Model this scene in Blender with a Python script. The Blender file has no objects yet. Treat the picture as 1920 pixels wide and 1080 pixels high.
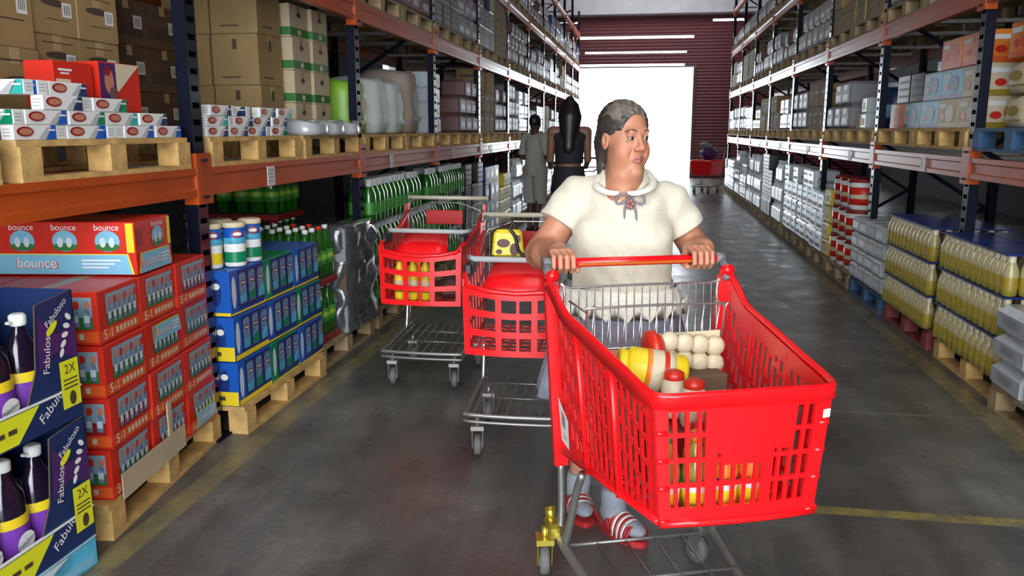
import bpy, bmesh, math, random
import numpy as np
from mathutils import Vector, Matrix
random.seed(7)
R = math.radians
S = bpy.context.scene
COL = S.collection

# ---------------------------------------------------------------- camera
F = 1550.0
cam_d = bpy.data.cameras.new('camera')
cam_d.sensor_fit = 'HORIZONTAL'; cam_d.sensor_width = 36.0
cam_d.lens = F / 1920.0 * 36.0
cam_d.clip_start = 0.05; cam_d.clip_end = 300
cam = bpy.data.objects.new('camera', cam_d); COL.objects.link(cam)
cam.location = (0, 0, 1.5)
cam.rotation_euler = (R(90 - 10.847), 0, R(9.0))
S.camera = cam

# ---------------------------------------------------------------- world, exposure
S.view_settings.view_transform = 'Standard'
S.view_settings.look = 'None'
S.view_settings.exposure = 0.0
S.view_settings.gamma = 1.0
S.view_settings.use_curve_mapping = False
W = bpy.data.worlds.new('overcast_sky'); S.world = W; W.use_nodes = True
wn = W.node_tree.nodes; wl = W.node_tree.links
bg = wn['Background']; bg.inputs[0].default_value = (0.86, 0.94, 1.0, 1); bg.inputs[1].default_value = 9.0


def light(name, loc, rot, sx, sy, power, color=(1, 1, 1)):
    d = bpy.data.lights.new(name, 'AREA'); d.shape = 'RECTANGLE'; d.size = sx; d.size_y = sy
    d.energy = power; d.color = color
    o = bpy.data.objects.new(name, d); COL.objects.link(o); o.location = loc; o.rotation_euler = rot
    return o


# unseen fill lamps added for brightness: one behind the camera, the rest overhead
light('fill_behind_camera', (0.6, -2.9, 3.0), (R(78), 0, 0), 4.5, 3.5, 120, (1.0, 0.98, 0.95))
light('overhead_fill', (0, 2.0, 5.9), (0, 0, 0), 1.6, 5.0, 62, (1.0, 0.97, 0.92))
light('overhead_fill', (0, 10.5, 5.9), (0, 0, 0), 1.6, 5.0, 12, (0.9, 0.96, 1.0))
light('overhead_fill', (0, 24.3, 5.9), (R(28), 0, 0), 5.0, 1.4, 110, (0.95, 0.97, 1.0))  # added lamp, tilted to brighten the backlit end wall
light('overhead_fill', (0, 19.5, 5.9), (0, 0, 0), 1.6, 5.0, 40, (0.9, 0.96, 1.0))

# ---------------------------------------------------------------- materials
MATS = {}


def mat(name, rgb, rough=0.6, metal=0.0, coat=0.0, var=0.0, vscale=6.0, bump=0.0, bscale=60.0, spec=0.5, alpha=1.0, trans=0.0, sheen=0.0, sub=0.0):
    if name in MATS: return MATS[name]
    m = bpy.data.materials.new(name); m.use_nodes = True
    nt = m.node_tree; b = nt.nodes['Principled BSDF']
    b.inputs['Base Color'].default_value = (*rgb, 1); b.inputs['Roughness'].default_value = rough
    b.inputs['Metallic'].default_value = metal; b.inputs['Coat Weight'].default_value = coat
    b.inputs['Coat Roughness'].default_value = 0.12
    b.inputs['Specular IOR Level'].default_value = spec
    b.inputs['Alpha'].default_value = alpha; b.inputs['Transmission Weight'].default_value = trans
    b.inputs['Sheen Weight'].default_value = sheen
    if sub: b.inputs['Subsurface Weight'].default_value = sub; b.inputs['Subsurface Radius'].default_value = (0.02, 0.008, 0.004); b.inputs['Subsurface Scale'].default_value = 0.5
    if var or bump:
        tc = nt.nodes.new('ShaderNodeTexCoord')
    if var:
        n = nt.nodes.new('ShaderNodeTexNoise'); n.inputs['Scale'].default_value = vscale; n.inputs['Detail'].default_value = 5
        nt.links.new(tc.outputs['Object'], n.inputs['Vector'])
        r = nt.nodes.new('ShaderNodeValToRGB')
        r.color_ramp.elements[0].position = 0.3; r.color_ramp.elements[1].position = 0.7
        r.color_ramp.elements[0].color = (*[max(0, c * (1 - var)) for c in rgb], 1)
        r.color_ramp.elements[1].color = (*[min(1, c * (1 + var)) for c in rgb], 1)
        nt.links.new(n.outputs['Fac'], r.inputs['Fac']); nt.links.new(r.outputs['Color'], b.inputs['Base Color'])
    if bump:
        n2 = nt.nodes.new('ShaderNodeTexNoise'); n2.inputs['Scale'].default_value = bscale; n2.inputs['Detail'].default_value = 3
        nt.links.new(tc.outputs['Object'], n2.inputs['Vector'])
        bp = nt.nodes.new('ShaderNodeBump'); bp.inputs['Strength'].default_value = bump; bp.inputs['Distance'].default_value = 0.01
        nt.links.new(n2.outputs['Fac'], bp.inputs['Height']); nt.links.new(bp.outputs['Normal'], b.inputs['Normal'])
    MATS[name] = m
    return m


def M(n): return MATS[n]


mat('rack_blue', (0.002, 0.0035, 0.013), 0.55, 0.0, 0.0, spec=0.15)
mat('rack_orange', (0.42, 0.065, 0.008), 0.30, 0.0, 0.12, spec=0.4, var=0.15, vscale=3)
mat('hole_dark', (0.005, 0.005, 0.006), 0.9)
mat('tag_white', (0.62, 0.62, 0.62), 0.4)
mat('wood', (0.56, 0.35, 0.12), 0.75, var=0.3, vscale=14, bump=0.3, bscale=40)
mat('wood_old', (0.30, 0.21, 0.11), 0.8, var=0.35, vscale=10, bump=0.3)
mat('pallet_red', (0.20, 0.03, 0.03), 0.6, var=0.3)
mat('pallet_blue', (0.02, 0.07, 0.16), 0.6, var=0.3)
mat('carton', (0.31, 0.205, 0.085), 0.75, var=0.12, vscale=3)
mat('carton_pale', (0.50, 0.40, 0.26), 0.75, var=0.1, vscale=3)
mat('carton_dark', (0.12, 0.07, 0.04), 0.8, var=0.2, vscale=3)
mat('tape', (0.42, 0.29, 0.15), 0.25)
mat('ink', (0.07, 0.045, 0.03), 0.6)
mat('white', (0.80, 0.80, 0.78), 0.45)
mat('paper', (0.74, 0.72, 0.68), 0.6)
mat('grey', (0.25, 0.25, 0.26), 0.5)
mat('grey_light', (0.45, 0.46, 0.47), 0.45)
mat('black', (0.012, 0.012, 0.014), 0.35)
mat('black_gloss', (0.012, 0.006, 0.02), 0.12, coat=0.6)
mat('red_box', (0.62, 0.025, 0.012), 0.35, var=0.08, vscale=5)
mat('red_band', (0.72, 0.10, 0.02), 0.35)
mat('red_dark', (0.28, 0.015, 0.015), 0.4)
mat('sky_blue', (0.20, 0.50, 0.68), 0.4)
mat('leaf_green', (0.03, 0.16, 0.03), 0.45)
mat('bottle_tint', (0.25, 0.38, 0.45), 0.35)
mat('bottle_print', (0.16, 0.24, 0.36), 0.4, var=0.5, vscale=45)
mat('purple', (0.07, 0.02, 0.12), 0.35)
mat('purple_bright', (0.20, 0.05, 0.42), 0.35)
mat('navy', (0.012, 0.03, 0.11), 0.35)
mat('blue', (0.01, 0.10, 0.48), 0.35)
mat('blue_deep', (0.01, 0.03, 0.18), 0.35)
mat('aqua', (0.08, 0.42, 0.62), 0.4, var=0.4, vscale=12)
mat('green', (0.0, 0.22, 0.10), 0.35)
mat('yellow', (0.85, 0.62, 0.02), 0.4)
mat('yellow_acid', (0.78, 0.78, 0.02), 0.4)
mat('orange', (0.80, 0.22, 0.02), 0.4)
mat('gold_oil', (0.30, 0.24, 0.035), 0.22, coat=0.4)
mat('gold_band', (0.34, 0.245, 0.025), 0.35)
mat('cream', (0.66, 0.56, 0.38), 0.5)
mat('oil_upper', (0.42, 0.35, 0.17), 0.3, coat=0.2)
mat('cream_cap', (0.70, 0.60, 0.42), 0.4)
mat('maroon', (0.10, 0.03, 0.03), 0.5)
mat('mauve', (0.16, 0.08, 0.08), 0.5)
mat('teal', (0.03, 0.42, 0.38), 0.4)
mat('cold_white', (0.62, 0.70, 0.74), 0.3, coat=0.3)
mat('silver_wrap', (0.42, 0.44, 0.46), 0.22, coat=0.5, bump=0.5, bscale=18)
mat('dark_film', (0.06, 0.065, 0.07), 0.16, coat=0.8, bump=0.9, bscale=9)
mat('green_glass', (0.012, 0.10, 0.008), 0.12, coat=0.5)
mat('lime', (0.24, 0.46, 0.04), 0.4, var=0.2)
mat('green_label', (0.05, 0.25, 0.03), 0.4)
mat('sack_white', (0.55, 0.60, 0.58), 0.5, var=0.08, bump=0.5, bscale=25)
mat('sack_beige', (0.36, 0.29, 0.24), 0.6, var=0.1, bump=0.4, bscale=25)
mat('cart_red', (0.88, 0.006, 0.010), 0.3, coat=0.25)
mat('cart_red_dull', (0.42, 0.006, 0.01), 0.4)
mat('chrome', (0.62, 0.62, 0.60), 0.25, 0.9)
mat('steel_dull', (0.30, 0.29, 0.27), 0.38, 0.7)
mat('grey_plastic', (0.16, 0.16, 0.17), 0.45)
mat('brass_plate', (0.52, 0.42, 0.06), 0.28, 0.8)
mat('rubber', (0.12, 0.115, 0.11), 0.7)
mat('handle_beige', (0.50, 0.46, 0.36), 0.4)
mat('skin', (0.50, 0.215, 0.125), 0.48, var=0.06, vscale=9, sub=0.15)
mat('lips', (0.36, 0.11, 0.09), 0.4)
mat('blush', (0.52, 0.195, 0.12), 0.5)
mat('skin_dark', (0.09, 0.04, 0.025), 0.5)
mat('skin_tan', (0.22, 0.10, 0.06), 0.5)
mat('hair_dark', (0.035, 0.028, 0.025), 0.42, var=0.5, vscale=30, bump=0.5, bscale=90)
mat('hair_grey', (0.13, 0.105, 0.085), 0.42, var=0.45, vscale=25, bump=0.5, bscale=90)
mat('hair_black', (0.012, 0.009, 0.008), 0.4)
mat('eye_white', (0.30, 0.24, 0.20), 0.2)
mat('eye_dark', (0.02, 0.012, 0.008), 0.15)
mat('brow', (0.09, 0.045, 0.03), 0.7)
mat('blouse', (0.66, 0.60, 0.47), 0.85, var=0.05, vscale=40, bump=0.35, bscale=140, sheen=0.2)
mat('lace', (0.78, 0.74, 0.64), 0.9, var=0.12, vscale=80)
mat('ribbon', (0.20, 0.19, 0.22), 0.7)
mat('ribbon_red', (0.40, 0.17, 0.15), 0.7)
mat('skirt', (0.24, 0.24, 0.30), 0.85, var=0.22, vscale=55)
mat('sock', (0.30, 0.32, 0.37), 0.9, bump=0.3)
mat('sandal_red', (0.45, 0.02, 0.025), 0.5)
mat('cloth_white', (0.42, 0.41, 0.37), 0.85)
mat('cloth_black', (0.014, 0.015, 0.02), 0.8)
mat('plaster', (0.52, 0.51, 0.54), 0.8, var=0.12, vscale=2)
mat('plaster_shade', (0.02, 0.02, 0.024), 0.85)  # near-black tone standing in for the gloom behind the racks
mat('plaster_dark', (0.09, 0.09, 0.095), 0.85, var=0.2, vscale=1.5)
mat('yard', (0.8, 0.8, 0.78), 0.8)


def floor_mat():
    m = bpy.data.materials.new('worn_concrete'); m.use_nodes = True
    nt = m.node_tree; b = nt.nodes['Principled BSDF']; L = nt.links
    g = nt.nodes.new('ShaderNodeNewGeometry')

    def noise(scale, detail, vec=None, rough=0.6):
        n = nt.nodes.new('ShaderNodeTexNoise'); n.inputs['Scale'].default_value = scale; n.inputs['Detail'].default_value = detail
        n.inputs['Roughness'].default_value = rough
        L.new(vec if vec else g.outputs['Position'], n.inputs['Vector']); return n

    def ramp(fac, stops):
        r = nt.nodes.new('ShaderNodeValToRGB'); e = r.color_ramp.elements
        while len(e) < len(stops): e.new(0.5)
        for i, (p, c) in enumerate(stops): e[i].position = p; e[i].color = (*c, 1)
        L.new(fac, r.inputs['Fac']); return r

    def mix(a, bb, fac, mode='MIX'):
        x = nt.nodes.new('ShaderNodeMix'); x.data_type = 'RGBA'; x.blend_type = mode
        if isinstance(fac, float): x.inputs[0].default_value = fac
        else: L.new(fac, x.inputs[0])
        L.new(a, x.inputs[6]); L.new(bb, x.inputs[7]); return x.outputs[2]

    big = ramp(noise(0.9, 7).outputs['Fac'], [(0.30, (0.052, 0.048, 0.042)), (0.52, (0.108, 0.100, 0.090)), (0.70, (0.205, 0.195, 0.178))])
    mp = nt.nodes.new('ShaderNodeMapping'); mp.inputs['Scale'].default_value = (7, 0.9, 1)
    L.new(g.outputs['Position'], mp.inputs['Vector'])
    streak = ramp(noise(1.0, 6, mp.outputs[0]).outputs['Fac'], [(0.35, (0.55, 0.55, 0.55)), (0.65, (1.3, 1.29, 1.26))])
    c = mix(big.outputs[0], streak.outputs[0], 0.6, 'MULTIPLY')
    fine = ramp(noise(38, 4).outputs['Fac'], [(0.35, (0.78, 0.78, 0.78)), (0.6, (1.05, 1.05, 1.05)), (0.74, (1.5, 1.48, 1.42))])
    c = mix(c, fine.outputs[0], 0.7, 'MULTIPLY')
    # painted lane lines: x = -1.86 and x = 1.86, plus a cross line
    sp = nt.nodes.new('ShaderNodeSeparateXYZ'); L.new(g.outputs['Position'], sp.inputs[0])

    def band(sock, centre, half):
        a = nt.nodes.new('ShaderNodeMath'); a.operation = 'SUBTRACT'; L.new(sock, a.inputs[0]); a.inputs[1].default_value = centre
        d = nt.nodes.new('ShaderNodeMath'); d.operation = 'ABSOLUTE'; L.new(a.outputs[0], d.inputs[0])
        e = nt.nodes.new('ShaderNodeMath'); e.operation = 'LESS_THAN'; L.new(d.outputs[0], e.inputs[0]); e.inputs[1].default_value = half
        return e.outputs[0]

    def mul(a, bb):
        x = nt.nodes.new('ShaderNodeMath'); x.operation = 'MULTIPLY'; L.new(a, x.inputs[0])
        if isinstance(bb, float): x.inputs[1].default_value = bb
        else: L.new(bb, x.inputs[1])
        return x.outputs[0]

    def gt(a, v):
        x = nt.nodes.new('ShaderNodeMath'); x.operation = 'GREATER_THAN'; L.new(a, x.inputs[0]); x.inputs[1].default_value = v; return x.outputs[0]
    wear = ramp(noise(9, 6, rough=0.7).outputs['Fac'], [(0.38, (0.15,) * 3), (0.58, (0.62,) * 3)])
    paint = nt.nodes.new('ShaderNodeRGB'); paint.outputs[0].default_value = (0.30, 0.25, 0.09, 1)
    paint2 = nt.nodes.new('ShaderNodeRGB'); paint2.outputs[0].default_value = (0.42, 0.31, 0.07, 1)
    joint = nt.nodes.new('ShaderNodeRGB'); joint.outputs[0].default_value = (0.22, 0.20, 0.15, 1)
    for ctr in (-1.83, 1.84):
        c = mix(c, paint.outputs[0], mul(band(sp.outputs[0], ctr, 0.055), wear.outputs[0]))
    cross = mul(mul(band(sp.outputs[1], 3.25, 0.035), gt(sp.outputs[0], 0.35)), wear.outputs[0])
    c = mix(c, paint2.outputs[0], cross)
    j2 = mul(mul(band(sp.outputs[1], 4.5, 0.014), gt(sp.outputs[0], 0.0)), 0.7)
    c = mix(c, joint.outputs[0], j2)
    L.new(c, b.inputs['Base Color'])
    rr = ramp(noise(3.5, 6).outputs['Fac'], [(0.3, (0.23,) * 3), (0.7, (0.44,) * 3)])
    L.new(rr.outputs[0], b.inputs['Roughness'])
    mp2 = nt.nodes.new('ShaderNodeMapping'); mp2.inputs['Scale'].default_value = (0.8, 2.2, 1)
    L.new(g.outputs['Position'], mp2.inputs['Vector'])
    bp = nt.nodes.new('ShaderNodeBump'); bp.inputs['Strength'].default_value = 0.12; bp.inputs['Distance'].default_value = 0.02
    L.new(noise(5, 6, mp2.outputs[0]).outputs['Fac'], bp.inputs['Height']); L.new(bp.outputs['Normal'], b.inputs['Normal'])
    MATS['floor'] = m


floor_mat()


def ribbed(name, rgb, scale):
    m = mat(name, rgb, 0.45)
    nt = m.node_tree; b = nt.nodes['Principled BSDF']; g = nt.nodes.new('ShaderNodeNewGeometry')
    w = nt.nodes.new('ShaderNodeTexWave'); w.bands_direction = 'Z'; w.inputs['Scale'].default_value = scale
    nt.links.new(g.outputs['Position'], w.inputs['Vector'])
    bp = nt.nodes.new('ShaderNodeBump'); bp.inputs['Strength'].default_value = 0.6; bp.inputs['Distance'].default_value = 0.03
    nt.links.new(w.outputs['Fac'], bp.inputs['Height']); nt.links.new(bp.outputs['Normal'], b.inputs['Normal'])
    return m


ribbed('maroon_slats', (0.13, 0.024, 0.030), 3.2)


def punched(name, rgb):
    """painted steel with a row of dark slots down the post"""
    m = mat(name, rgb, 0.22, 0.15, 0.6)
    nt = m.node_tree; b = nt.nodes['Principled BSDF']; L = nt.links
    g = nt.nodes.new('ShaderNodeTexCoord'); sp = nt.nodes.new('ShaderNodeSeparateXYZ'); L.new(g.outputs['Object'], sp.inputs[0])
    a = nt.nodes.new('ShaderNodeMath'); a.operation = 'MULTIPLY'; a.inputs[1].default_value = 1 / 0.076; L.new(sp.outputs[2], a.inputs[0])
    f = nt.nodes.new('ShaderNodeMath'); f.operation = 'FRACT'; L.new(a.outputs[0], f.inputs[0])
    l0 = nt.nodes.new('ShaderNodeMath'); l0.operation = 'LESS_THAN'; l0.inputs[1].default_value = 0.34; L.new(f.outputs[0], l0.inputs[0])
    ab = nt.nodes.new('ShaderNodeMath'); ab.operation = 'ABSOLUTE'; L.new(sp.outputs[0], ab.inputs[0])
    ls = nt.nodes.new('ShaderNodeMath'); ls.operation = 'LESS_THAN'; ls.inputs[1].default_value = 0.030; L.new(ab.outputs[0], ls.inputs[0])
    l = nt.nodes.new('ShaderNodeMath'); l.operation = 'MULTIPLY'; L.new(l0.outputs[0], l.inputs[0]); L.new(ls.outputs[0], l.inputs[1])
    mx = nt.nodes.new('ShaderNodeMix'); mx.data_type = 'RGBA'; L.new(l.outputs[0], mx.inputs[0])
    mx.inputs[6].default_value = (*rgb, 1); mx.inputs[7].default_value = (0.003, 0.003, 0.004, 1); L.new(mx.outputs[2], b.inputs['Base Color'])
    r = nt.nodes.new('ShaderNodeMath'); r.operation = 'MULTIPLY_ADD'; r.inputs[1].default_value = 0.7; r.inputs[2].default_value = 0.22
    L.new(l.outputs[0], r.inputs[0]); L.new(r.outputs[0], b.inputs['Roughness'])
    inv = nt.nodes.new('ShaderNodeMath'); inv.operation = 'SUBTRACT'; inv.inputs[0].default_value = 1.0; L.new(l.outputs[0], inv.inputs[1])
    cm = nt.nodes.new('ShaderNodeMath'); cm.operation = 'MULTIPLY'; cm.inputs[1].default_value = 0.8; L.new(inv.outputs[0], cm.inputs[0])
    L.new(cm.outputs[0], b.inputs['Coat Weight']); L.new(cm.outputs[0], b.inputs['Specular IOR Level'])
    return m


punched('rack_blue_punched', (0.003, 0.005, 0.018))

# ---------------------------------------------------------------- mesh builder
TXT = {}


def text_geo(s):
    if s not in TXT:
        cu = bpy.data.curves.new('lettering', 'FONT'); cu.body = s; cu.size = 1.0; cu.align_x = 'CENTER'; cu.align_y = 'CENTER'
        o = bpy.data.objects.new('lettering', cu); COL.objects.link(o)
        me = bpy.data.meshes.new_from_object(o)
        vs = [v.co.copy() for v in me.vertices]; fs = [tuple(p.vertices) for p in me.polygons]
        COL.objects.unlink(o); bpy.data.objects.remove(o); bpy.data.meshes.remove(me)
        TXT[s] = (vs, fs)
    return TXT[s]


class MB:
    def __init__(s):
        s.v = []; s.f = []; s.m = []; s.sm = []; s.mats = []

    def mi(s, m):
        if isinstance(m, str): m = MATS[m]
        if m not in s.mats: s.mats.append(m)
        return s.mats.index(m)

    def add(s, vs, fs, m, X=None, smooth=False):
        n = len(s.v); k = s.mi(m)
        s.v += [tuple(X @ Vector(v)) if X is not None else tuple(v) for v in vs]
        for f in fs:
            s.f.append(tuple(i + n for i in f)); s.m.append(k); s.sm.append(smooth)
        return s

    def box(s, c, d, m, X=None):
        x, y, z = (q / 2 for q in d)
        vs = [(c[0] + a * x, c[1] + b * y, c[2] + e * z) for a in (-1, 1) for b in (-1, 1) for e in (-1, 1)]
        fs = [(0, 1, 3, 2), (4, 6, 7, 5), (0, 4, 5, 1), (2, 3, 7, 6), (0, 2, 6, 4), (1, 5, 7, 3)]
        return s.add(vs, fs, m, X)

    def rbox(s, c, d, m, r=0.01, X=None, top=0.0):
        """box with chamfered vertical edges and top/bottom; top = inward taper at the top"""
        x, y, z = (q / 2 for q in d); r = min(r, x * .9, y * .9, z * .9)
        rings = []
        for zz, ins in ((-z, r), (-z + r, 0), (z - r, top), (z, top + r)):
            a, b = x - ins, y - ins; q = r * .7
            rings.append([(c[0] + p[0], c[1] + p[1], c[2] + zz) for p in ((-a + q, -b), (a - q, -b), (a, -b + q), (a, b - q), (a - q, b), (-a + q, b), (-a, b - q), (-a, -b + q))])
        vs = [p for g in rings for p in g]; fs = [tuple(range(7, -1, -1)), tuple(range(24, 32))]
        for k in range(3):
            for i in range(8):
                j = (i + 1) % 8; fs.append((k * 8 + i, k * 8 + j, k * 8 + 8 + j, k * 8 + 8 + i))
        return s.add(vs, fs, m, X, False)

    def bar(s, p, q, w, h, m, up=(0, 0, 1)):
        p = Vector(p); q = Vector(q); d = q - p; L = d.length; d.normalize(); u = Vector(up)
        if abs(d.dot(u)) > .98: u = Vector((0, 1, 0))
        a = d.cross(u).normalized(); b = a.cross(d).normalized()
        X = Matrix((a, d, b)).transposed().to_4x4(); X.translation = (p + q) / 2
        return s.box((0, 0, 0), (w, L, h), m, X)

    def tube(s, pts, r, m, n=8, close=False, cap=True):
        pts = [Vector(p) for p in pts]; N = len(pts); vs = []; fs = []
        rr = r if isinstance(r, (list, tuple)) else [r] * N
        prev = None
        for i, p in enumerate(pts):
            if close: t = (pts[(i + 1) % N] - pts[i - 1])
            else: t = pts[min(i + 1, N - 1)] - pts[max(i - 1, 0)]
            t.normalize()
            if prev is None:
                a = t.orthogonal().normalized()
            else:
                a = (prev - t * prev.dot(t)); a = a.normalized() if a.length > 1e-6 else t.orthogonal().normalized()
            prev = a; b = t.cross(a)
            for k in range(n):
                an = 2 * math.pi * k / n
                vs.append(p + (a * math.cos(an) + b * math.sin(an)) * rr[i])
        for i in range(N if close else N - 1):
            j = (i + 1) % N
            for k in range(n):
                l = (k + 1) % n; fs.append((i * n + k, i * n + l, j * n + l, j * n + k))
        if cap and not close:
            fs.append(tuple(range(n - 1, -1, -1))); fs.append(tuple((N - 1) * n + k for k in range(n)))
        return s.add(vs, fs, m, None, True)

    def lathe(s, prof, m, n=14, c=(0, 0, 0), X=None, sx=1.0, sy=1.0):
        """prof: list of (r, z) or (r, z, mat) where mat colours the band that starts there"""
        vs = []
        for p in prof:
            for k in range(n):
                an = 2 * math.pi * k / n
                vs.append((c[0] + p[0] * sx * math.cos(an), c[1] + p[0] * sy * math.sin(an), c[2] + p[1]))
        base = len(s.v)
        s.v += [tuple(X @ Vector(v)) if X is not None else v for v in vs]
        cur = m
        for i in range(len(prof) - 1):
            if len(prof[i]) > 2: cur = prof[i][2]
            k_ = s.mi(cur)
            for k in range(n):
                l = (k + 1) % n
                s.f.append((base + i * n + k, base + i * n + l, base + (i + 1) * n + l, base + (i + 1) * n + k)); s.m.append(k_); s.sm.append(True)
        s.f.append(tuple(base + k for k in range(n - 1, -1, -1))); s.m.append(s.mi(m)); s.sm.append(False)
        s.f.append(tuple(base + (len(prof) - 1) * n + k for k in range(n))); s.m.append(s.mi(cur)); s.sm.append(False)
        return s

    def poly(s, pts, m, X=None, th=0.0):
        return s.add(pts, [tuple(range(len(pts)))], m, X)

    def text(s, t, size, m, X, sx=1.0):
        vs, fs = text_geo(t)
        return s.add([(v[0] * size * sx, v[1] * size, 0) for v in vs], fs, m, X)

    # decals on a local front face (plane y = y0, facing -y): rectangles, ellipses, quads in (x, z)
    def fr(s, y0, x0, z0, x1, z1, m, e=0.0015, X=None):
        y = y0 - e
        return s.add([(x0, y, z0), (x1, y, z0), (x1, y, z1), (x0, y, z1)], [(0, 1, 2, 3)], m, X)

    def fp(s, y0, pts, m, e=0.0015, X=None):
        return s.add([(a, y0 - e, b) for a, b in pts], [tuple(range(len(pts)))], m, X)

    def fe(s, y0, cx, cz, rx, rz, m, e=0.002, n=14, X=None, rot=0.0):
        P = []
        for k in range(n):
            a = 2 * math.pi * k / n; p, q = rx * math.cos(a), rz * math.sin(a)
            P.append((cx + p * math.cos(rot) - q * math.sin(rot), cz + p * math.sin(rot) + q * math.cos(rot)))
        return s.fp(y0, P, m, e, X)

    def ft(s, y0, t, x, z, size, m, e=0.003, rot=0.0, sx=1.0, X=None):
        T = Matrix.Translation((x, y0 - e, z)) @ Matrix.Rotation(R(90), 4, 'X') @ Matrix.Rotation(rot, 4, 'Z')
        return s.text(t, size, m, X @ T if X is not None else T, sx)

    def mesh(s, name):
        me = bpy.data.meshes.new(name); me.from_pydata(s.v, [], s.f); me.update()
        for m in s.mats: me.materials.append(m)
        me.polygons.foreach_set('material_index', s.m); me.polygons.foreach_set('use_smooth', s.sm)
        return me

    def build(s, name, parent=None, loc=None, rz=0):
        o = bpy.data.objects.new(name, s.mesh(name)); COL.objects.link(o)
        if parent: o.parent = parent
        if loc is not None: o.location = loc
        o.rotation_euler.z = rz
        return o


def tag(o, label, cat, group=None, kind=None):
    o['label'] = label; o['category'] = cat
    if group: o['group'] = group
    if kind: o['kind'] = kind
    return o


def thing(name, label, cat, loc=(0, 0, 0), rz=0, group=None):
    o = bpy.data.objects.new(name, None); COL.objects.link(o); o.empty_display_size = 0.05
    o.location = loc; o.rotation_euler = (0, 0, rz)
    return tag(o, label, cat, group)


def struct(name, mb):
    o = mb.build(name); o['kind'] = 'structure'; return o


KIDS = {}


def kids(o):
    return [c for c in bpy.data.objects if c.parent == o]


def remember(root):
    """cache a prototype's tree so copying stays quick"""
    KIDS[root.name] = [(c, kids(c)) for c in kids(root)]
    return root


USED = set()


def place(root, loc, rz, label, group=None, rot=None, scale=None):
    """first call moves the prototype itself, later calls copy it with its parts and sub-parts"""
    if root.name not in USED:
        USED.add(root.name); r = root
    else:
        r = root.copy(); COL.objects.link(r)
        for c, gs in KIDS.get(root.name, []):
            d = c.copy(); COL.objects.link(d); d.parent = r
            for g in gs:
                h = g.copy(); COL.objects.link(h); h.parent = d
    r.location = loc; r.rotation_euler = rot if rot else (0, 0, rz)
    if scale: r.scale = scale
    r['label'] = label
    if group: r['group'] = group
    return r


ORD = ['first', 'second', 'third', 'fourth', 'fifth', 'sixth', 'seventh', 'eighth', 'ninth', 'tenth', 'eleventh', 'twelfth']
LEFT, RIGHT = R(90), R(-90)
# ================================================================ the setting
b = MB(); b.box((0, 11.5, -0.05), (14, 31, 0.1), 'floor'); struct('floor', b)
b = MB(); b.box((0, 38.1, -0.06), (40, 22, 0.1), 'yard'); struct('ground_outside', b)
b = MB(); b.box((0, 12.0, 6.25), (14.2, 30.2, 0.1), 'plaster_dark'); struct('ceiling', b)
DX0, DX1, DZ = -2.14, 1.42, 3.42


def wall_end():
    b = MB(); m = 'maroon_slats'; Y = 27.1; T = 0.2
    b.box(((-7 + DX0) / 2, Y, 1.72), (7 + DX0, T, 3.44), m); b.box(((7 + DX1) / 2, Y, 1.72), (7 - DX1, T, 3.44), m)
    slots = [(3.44, 3.52, -2.1, 1.15), (3.84, 3.91, -1.95, 1.2), (4.28, 4.37, -2.2, 1.4), (4.80, 4.87, -3.05, -2.35)]
    z = 3.44
    rows = [(3.44, 3.52, [(-2.1, 1.15)]), (3.84, 3.90, [(-1.95, 1.2)]), (4.28, 4.36, [(-2.2, 1.4)]), (4.76, 4.83, [(-3.05, -2.2), (1.95, 2.9)])]
    for z0, z1, gaps in rows:
        if z0 > z: b.box((0, Y, (z + z0) / 2), (14, T, z0 - z), m)
        x = -7
        for g0, g1 in gaps:
            b.box(((x + g0) / 2, Y, (z0 + z1) / 2), (g0 - x, T, z1 - z0), m); x = g1
        b.box(((x + 7) / 2, Y, (z0 + z1) / 2), (7 - x, T, z1 - z0), m)
        z = z1
    b.box((0, Y, (z + 6.2) / 2), (14, T, 6.2 - z), m)
    struct('wall_end', b)


wall_end()
b = MB(); b.box((0, 26.75, 5.58), (14, 0.5, 1.24), 'plaster')
for x in (-2.6, -1.8, 0.6, 1.4, 2.3): b.box((x, 26.49, 5.42), (0.16, 0.02, 0.03), 'grey')
struct('trim_1', b)
b = MB()   # steel door surround
for x in (DX0 - 0.04, DX1 + 0.04): b.box((x, 26.96, 1.7), (0.08, 0.1, 3.4), 'maroon')
b.box((-0.36, 26.96, 3.42), (3.7, 0.1, 0.05), 'grey')
struct('door_1', b)


def side_wall(name, x, wins):
    b = MB(); Y0, Y1 = -3.0, 27.0
    wins = sorted(wins); y = Y0
    for (a, c, z0, z1) in wins:
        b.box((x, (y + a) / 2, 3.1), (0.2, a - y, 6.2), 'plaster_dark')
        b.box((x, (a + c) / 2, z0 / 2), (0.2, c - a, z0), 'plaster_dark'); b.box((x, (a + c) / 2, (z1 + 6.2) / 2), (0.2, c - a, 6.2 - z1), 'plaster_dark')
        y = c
    b.box((x, (y + Y1) / 2, 3.1), (0.2, Y1 - y, 6.2), 'plaster_dark'); b.box((x - math.copysign(.11, x), 12, .55), (0.02, 30, 1.1), 'plaster_shade')  # dark strip paints the shade low on the wall behind the racks
    struct(name, b)


side_wall('wall_left', -6.6, [(20.5, 21.6, 1.9, 3.2)])
b = MB()   # unseen near wall with an opening, added to cut the light from behind
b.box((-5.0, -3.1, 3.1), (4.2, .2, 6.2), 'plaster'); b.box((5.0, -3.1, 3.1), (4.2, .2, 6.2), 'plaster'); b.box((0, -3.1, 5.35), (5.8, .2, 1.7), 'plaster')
struct('wall_near', b)
side_wall('wall_right', 6.6, [(13.2, 13.9, 1.5, 2.5), (16.6, 17.6, 1.5, 2.3), (19.6, 20.6, 2.2, 3.0), (24.0, 25.0, 1.2, 2.6)])

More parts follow.
